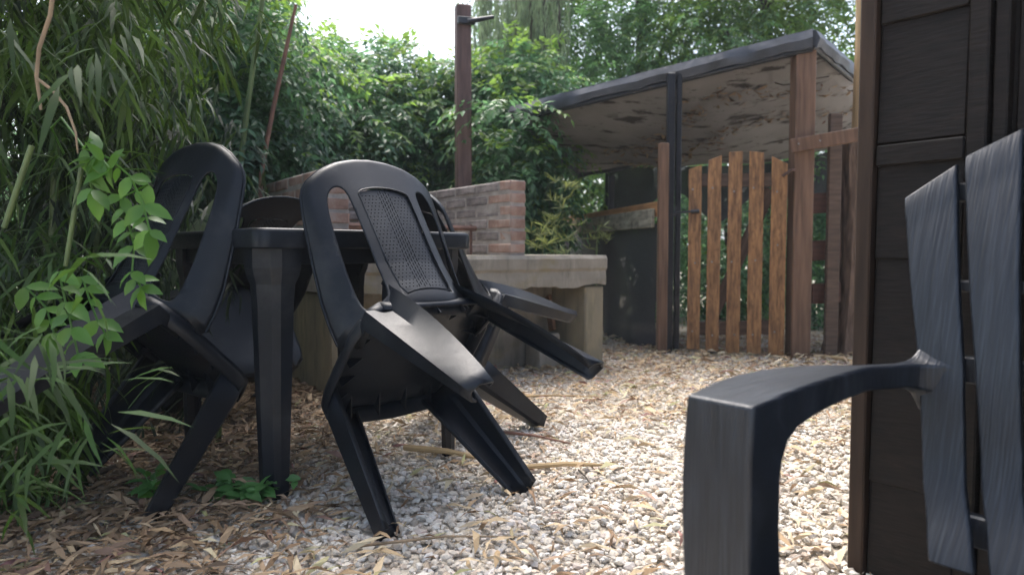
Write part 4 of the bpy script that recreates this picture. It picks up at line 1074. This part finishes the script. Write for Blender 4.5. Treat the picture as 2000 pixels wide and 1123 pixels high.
def strap_plant():
    b = at(300, 640, 3.0); base = Vector((b.x, b.y, 0)); root = empty('strap_leaf_plant', base, (0, 0, 0), 'plant with broad pale strap leaves behind the left chair', 'plant')
    for pts in (((250, 720), (330, 545), (385, 440), (440, 365)), ((250, 720), (320, 560), (372, 470), (480, 372)), ((255, 720), (300, 600), (350, 470), (408, 345))):
        V, F = [], []
        P = [at(x, y, 3.0 + .05 * i) for i, (x, y) in enumerate(pts)]
        n = 12
        for i in range(n + 1):
            t = i / n * (len(P) - 1); k = min(int(t), len(P) - 2); p = P[k].lerp(P[k + 1], t - k); wd = .032 * (1 - (i / n) ** 2.2) + .003
            tg = (P[k + 1] - P[k]).normalized(); sd_ = tg.cross(Vector((0, -1, .2))).normalized()
            V += [p - base - sd_ * wd, p - base + Vector((0, .012, 0)), p - base + sd_ * wd]
            if i:
                for c_ in (0, 1): F.append((3 * i - 3 + c_, 3 * i - 2 + c_, 3 * i + 1 + c_, 3 * i + c_))
        mesh('leaf', V, F, M['strap'], root, smooth=True)
strap_plant()
def sapling(label, pts, n, seed):
    q = np.random.default_rng(seed); b = at(*pts[0]); base = Vector((b.x, b.y, 0)); root = empty('bamboo_sapling', base, (0, 0, 0), label, 'sapling')
    P0, P1 = at(*pts[0]), at(*pts[1]); tube('stem', [Vector((0, 0, 0)), P0 - base, P1 - base], [.006, .005, .002], M['culm'], root, 6)
    t = q.uniform(0, 1, n); c = np.array(P0)[None] * (1 - t[:, None]) + np.array(P1)[None] * t[:, None] + q.normal(0, 1, (n, 3)) * (np.array([.075, .06, .03]) * (1.2 - t[:, None] * .8))
    k = 6; P = np.repeat(c, k, 0); az = q.uniform(0, 6.28, len(P)); D_ = np.stack([np.cos(az), np.sin(az) * .6, q.uniform(-.2, 1.1, len(P))], -1)
    Ln = q.uniform(.06, .11, len(P)); leaf_object('foliage', P, D_, q.normal(0, .4, (len(P), 3)) + np.array([0, -.3, 1]), Ln, Ln * .10, M['sapling'], 'strap', root, base)
sapling('pale young bamboo growing beside the right brick wall', [(1085, 495, 4.55), (1098, 355, 4.6)], 32, 81)
sapling('small pale bamboo tuft behind the right end of the bench', [(1060, 488, 4.5), (1055, 450, 4.5)], 17, 82)
sapling('little bamboo tuft in front of the shade cloth', [(1165, 486, 4.7), (1168, 440, 4.7)], 10, 83)
# weeds
WL = [leaf_mesh('leaf', 'oval', l, wd, M['weed']) for l, wd in ((.050, .024), (.060, .028), (.040, .020))]
def weed(label, px, py, n, spread, hgt, seed, ms=WL, name='weed'):
    q = random.Random(seed); p = gp(px, py); root = empty(name, p, (0, 0, 0), label, 'weed')
    for k in range(max(3, n // 7)):
        a = q.uniform(0, 6.28); e = Vector((math.cos(a) * spread * q.uniform(.3, 1), math.sin(a) * spread * .7 * q.uniform(.3, 1), hgt * q.uniform(.5, 1)))
        tube('stem', [(0, 0, 0), e * .5 + Vector((0, 0, hgt * .2)), e], [.0015, .0013, .001], M['weed'], root, 5)
        for i in range(7):
            pt = (e * (.35 + .65 * i / 6)); o = link('leaf', q.choice(ms)); o.parent = root
            d = Vector((q.gauss(0, 1), q.gauss(-.2, .8), q.uniform(-.3, .4)))
            o.matrix_basis = orient(pt, d, (q.gauss(0, .3), q.gauss(-.3, .3), 1)) @ Matrix.Scale(q.uniform(.7, 1.2), 4)
weed('green weed growing at the foot of the front table leg', 480, 975, 110, .15, .065, 91)
weed('lone sprig of bamboo leaves on the litter beside the left chair leg', 300, 985, 14, .045, .10, 92, [WL[1], VL[2]])

# ------------------------------------------------------------------ leaf litter and dry stalks
def build_litter():
    def scatter(n, seed, wfun, Yr, Ls, zr):
        q = np.random.default_rng(seed); Y = np.sqrt(q.uniform(Yr[0] ** 2, Yr[1] ** 2, n * 3)); X = q.uniform(-1, 1, n * 3) * (Y * .78 + .1)
        k = q.uniform(0, 1, n * 3) < wfun(X, Y); X, Y = X[k][:n], Y[k][:n]; n = len(X)
        az = q.uniform(0, 6.28, n); P = np.stack([X, Y, q.uniform(*zr, n)], -1); D_ = np.stack([np.cos(az), np.sin(az), q.normal(.02, .12, n)], -1)
        Nn = np.stack([q.normal(0, .45, n), q.normal(0, .45, n), np.ones(n)], -1); Ln = q.uniform(*Ls, n) * q.uniform(.6, 1.2, n)
        return P, D_, Nn, Ln, Ln * q.uniform(.07, .17, n)
    pale = scatter(21000, 5, lambda X, Y: np.clip(.30 + .55 * (Y > 2.7) + .5 * np.clip(-X * 1.2 - .1, 0, 1), 0, 1), (1.35, 5.6), (.04, .10), (.004, .016))
    o = leaf_object('fallen_leaves', *pale, M['litter'], 'curl'); tag(o, 'dry tan bamboo leaves scattered over the gravel', 'leaves', kind='stuff')
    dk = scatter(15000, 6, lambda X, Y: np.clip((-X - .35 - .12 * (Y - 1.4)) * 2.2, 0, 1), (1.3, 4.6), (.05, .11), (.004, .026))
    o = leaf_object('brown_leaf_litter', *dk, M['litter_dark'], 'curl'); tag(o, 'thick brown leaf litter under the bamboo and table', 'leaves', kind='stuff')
    under = scatter(1600, 8, lambda X, Y: (X > .1) * 1.0, (3.8, 6.5), (.06, .13), (.0, .02))
    o = leaf_object('leaf_litter', *under, M['litter'], 'curl'); tag(o, 'pale leaf litter along the foot of the gate and fence', 'leaves', kind='stuff')
build_litter()
def stalk(label, a, b, r0, r1, m='stalk', bend=.01, name='dry_stalk', cat='stalk'):
    A_, B_ = gp(*a), gp(*b); mid = A_.lerp(B_, .5) + Vector((bend, bend, .004)); base = A_.copy()
    P = [A_, A_.lerp(mid, .5), mid, mid.lerp(B_, .5), B_]
    o = tube(name, [p - base + Vector((0, 0, r0 * .8 + .010)) for p in P], [r0, r0, (r0 + r1) / 2, r1, r1 * .6], M[m], None, 7); o.location = base
    return tag(o, label, cat)
stalk('thick split straw-coloured stalk lying behind the front chair leg', (790, 884), (945, 908), .011, .008)
stalk('straight pale stalk lying on the gravel right of the tipped chair feet', (1022, 922), (1178, 918), .008, .007)
stalk('long thin stalk lying on the gravel in front of the bench', (960, 782), (1180, 781), .006, .004, bend=.02)
stalk('reddish stalk lying right of the table leg among the pebbles', (965, 850), (1115, 874), .006, .004, 'redcane')
stalk('thin curved twig crossing the litter in front of the tipped chair', (690, 1078), (1010, 1058), .0035, .002, 'twig', .02, 'dry_twig', 'twig')
stalk('pale stick on the ground at the foot of the furrowed tree', (1590, 700), (1680, 712), .010, .008)
stalk('grey dead branch lying in the litter under the left chair', (120, 960), (280, 905), .012, .007, 'bark2', .02, 'dead_branch', 'branch')
stalk('short dark twig lying on the gravel in the middle of the yard', (1130, 925), (1155, 955), .003, .002, 'bark2', .0, 'dry_twig', 'twig')

# ------------------------------------------------------------------ veil over the background
def build_lens_veil():  # thin volume added to lift the background like lens veil
    m = bpy.data.materials.new('lens_veil'); m.use_nodes = True; N, Lk = m.node_tree.nodes, m.node_tree.links; N.remove(N["Principled BSDF"])
    v = N.new("ShaderNodeVolumePrincipled"); v.inputs["Density"].default_value = .0026; v.inputs["Color"].default_value = (.86, .93, 1, 1)
    Lk.new(v.outputs[0], N["Material Output"].inputs["Volume"])
    o = link('lens_veil', box_mesh('lens_veil', 640, 740, 8.5, 0), m); o.location = (0, 60, 3.2); tag(o, 'thin pale volume added to veil the background like lens glare', kind='stuff')
build_lens_veil()
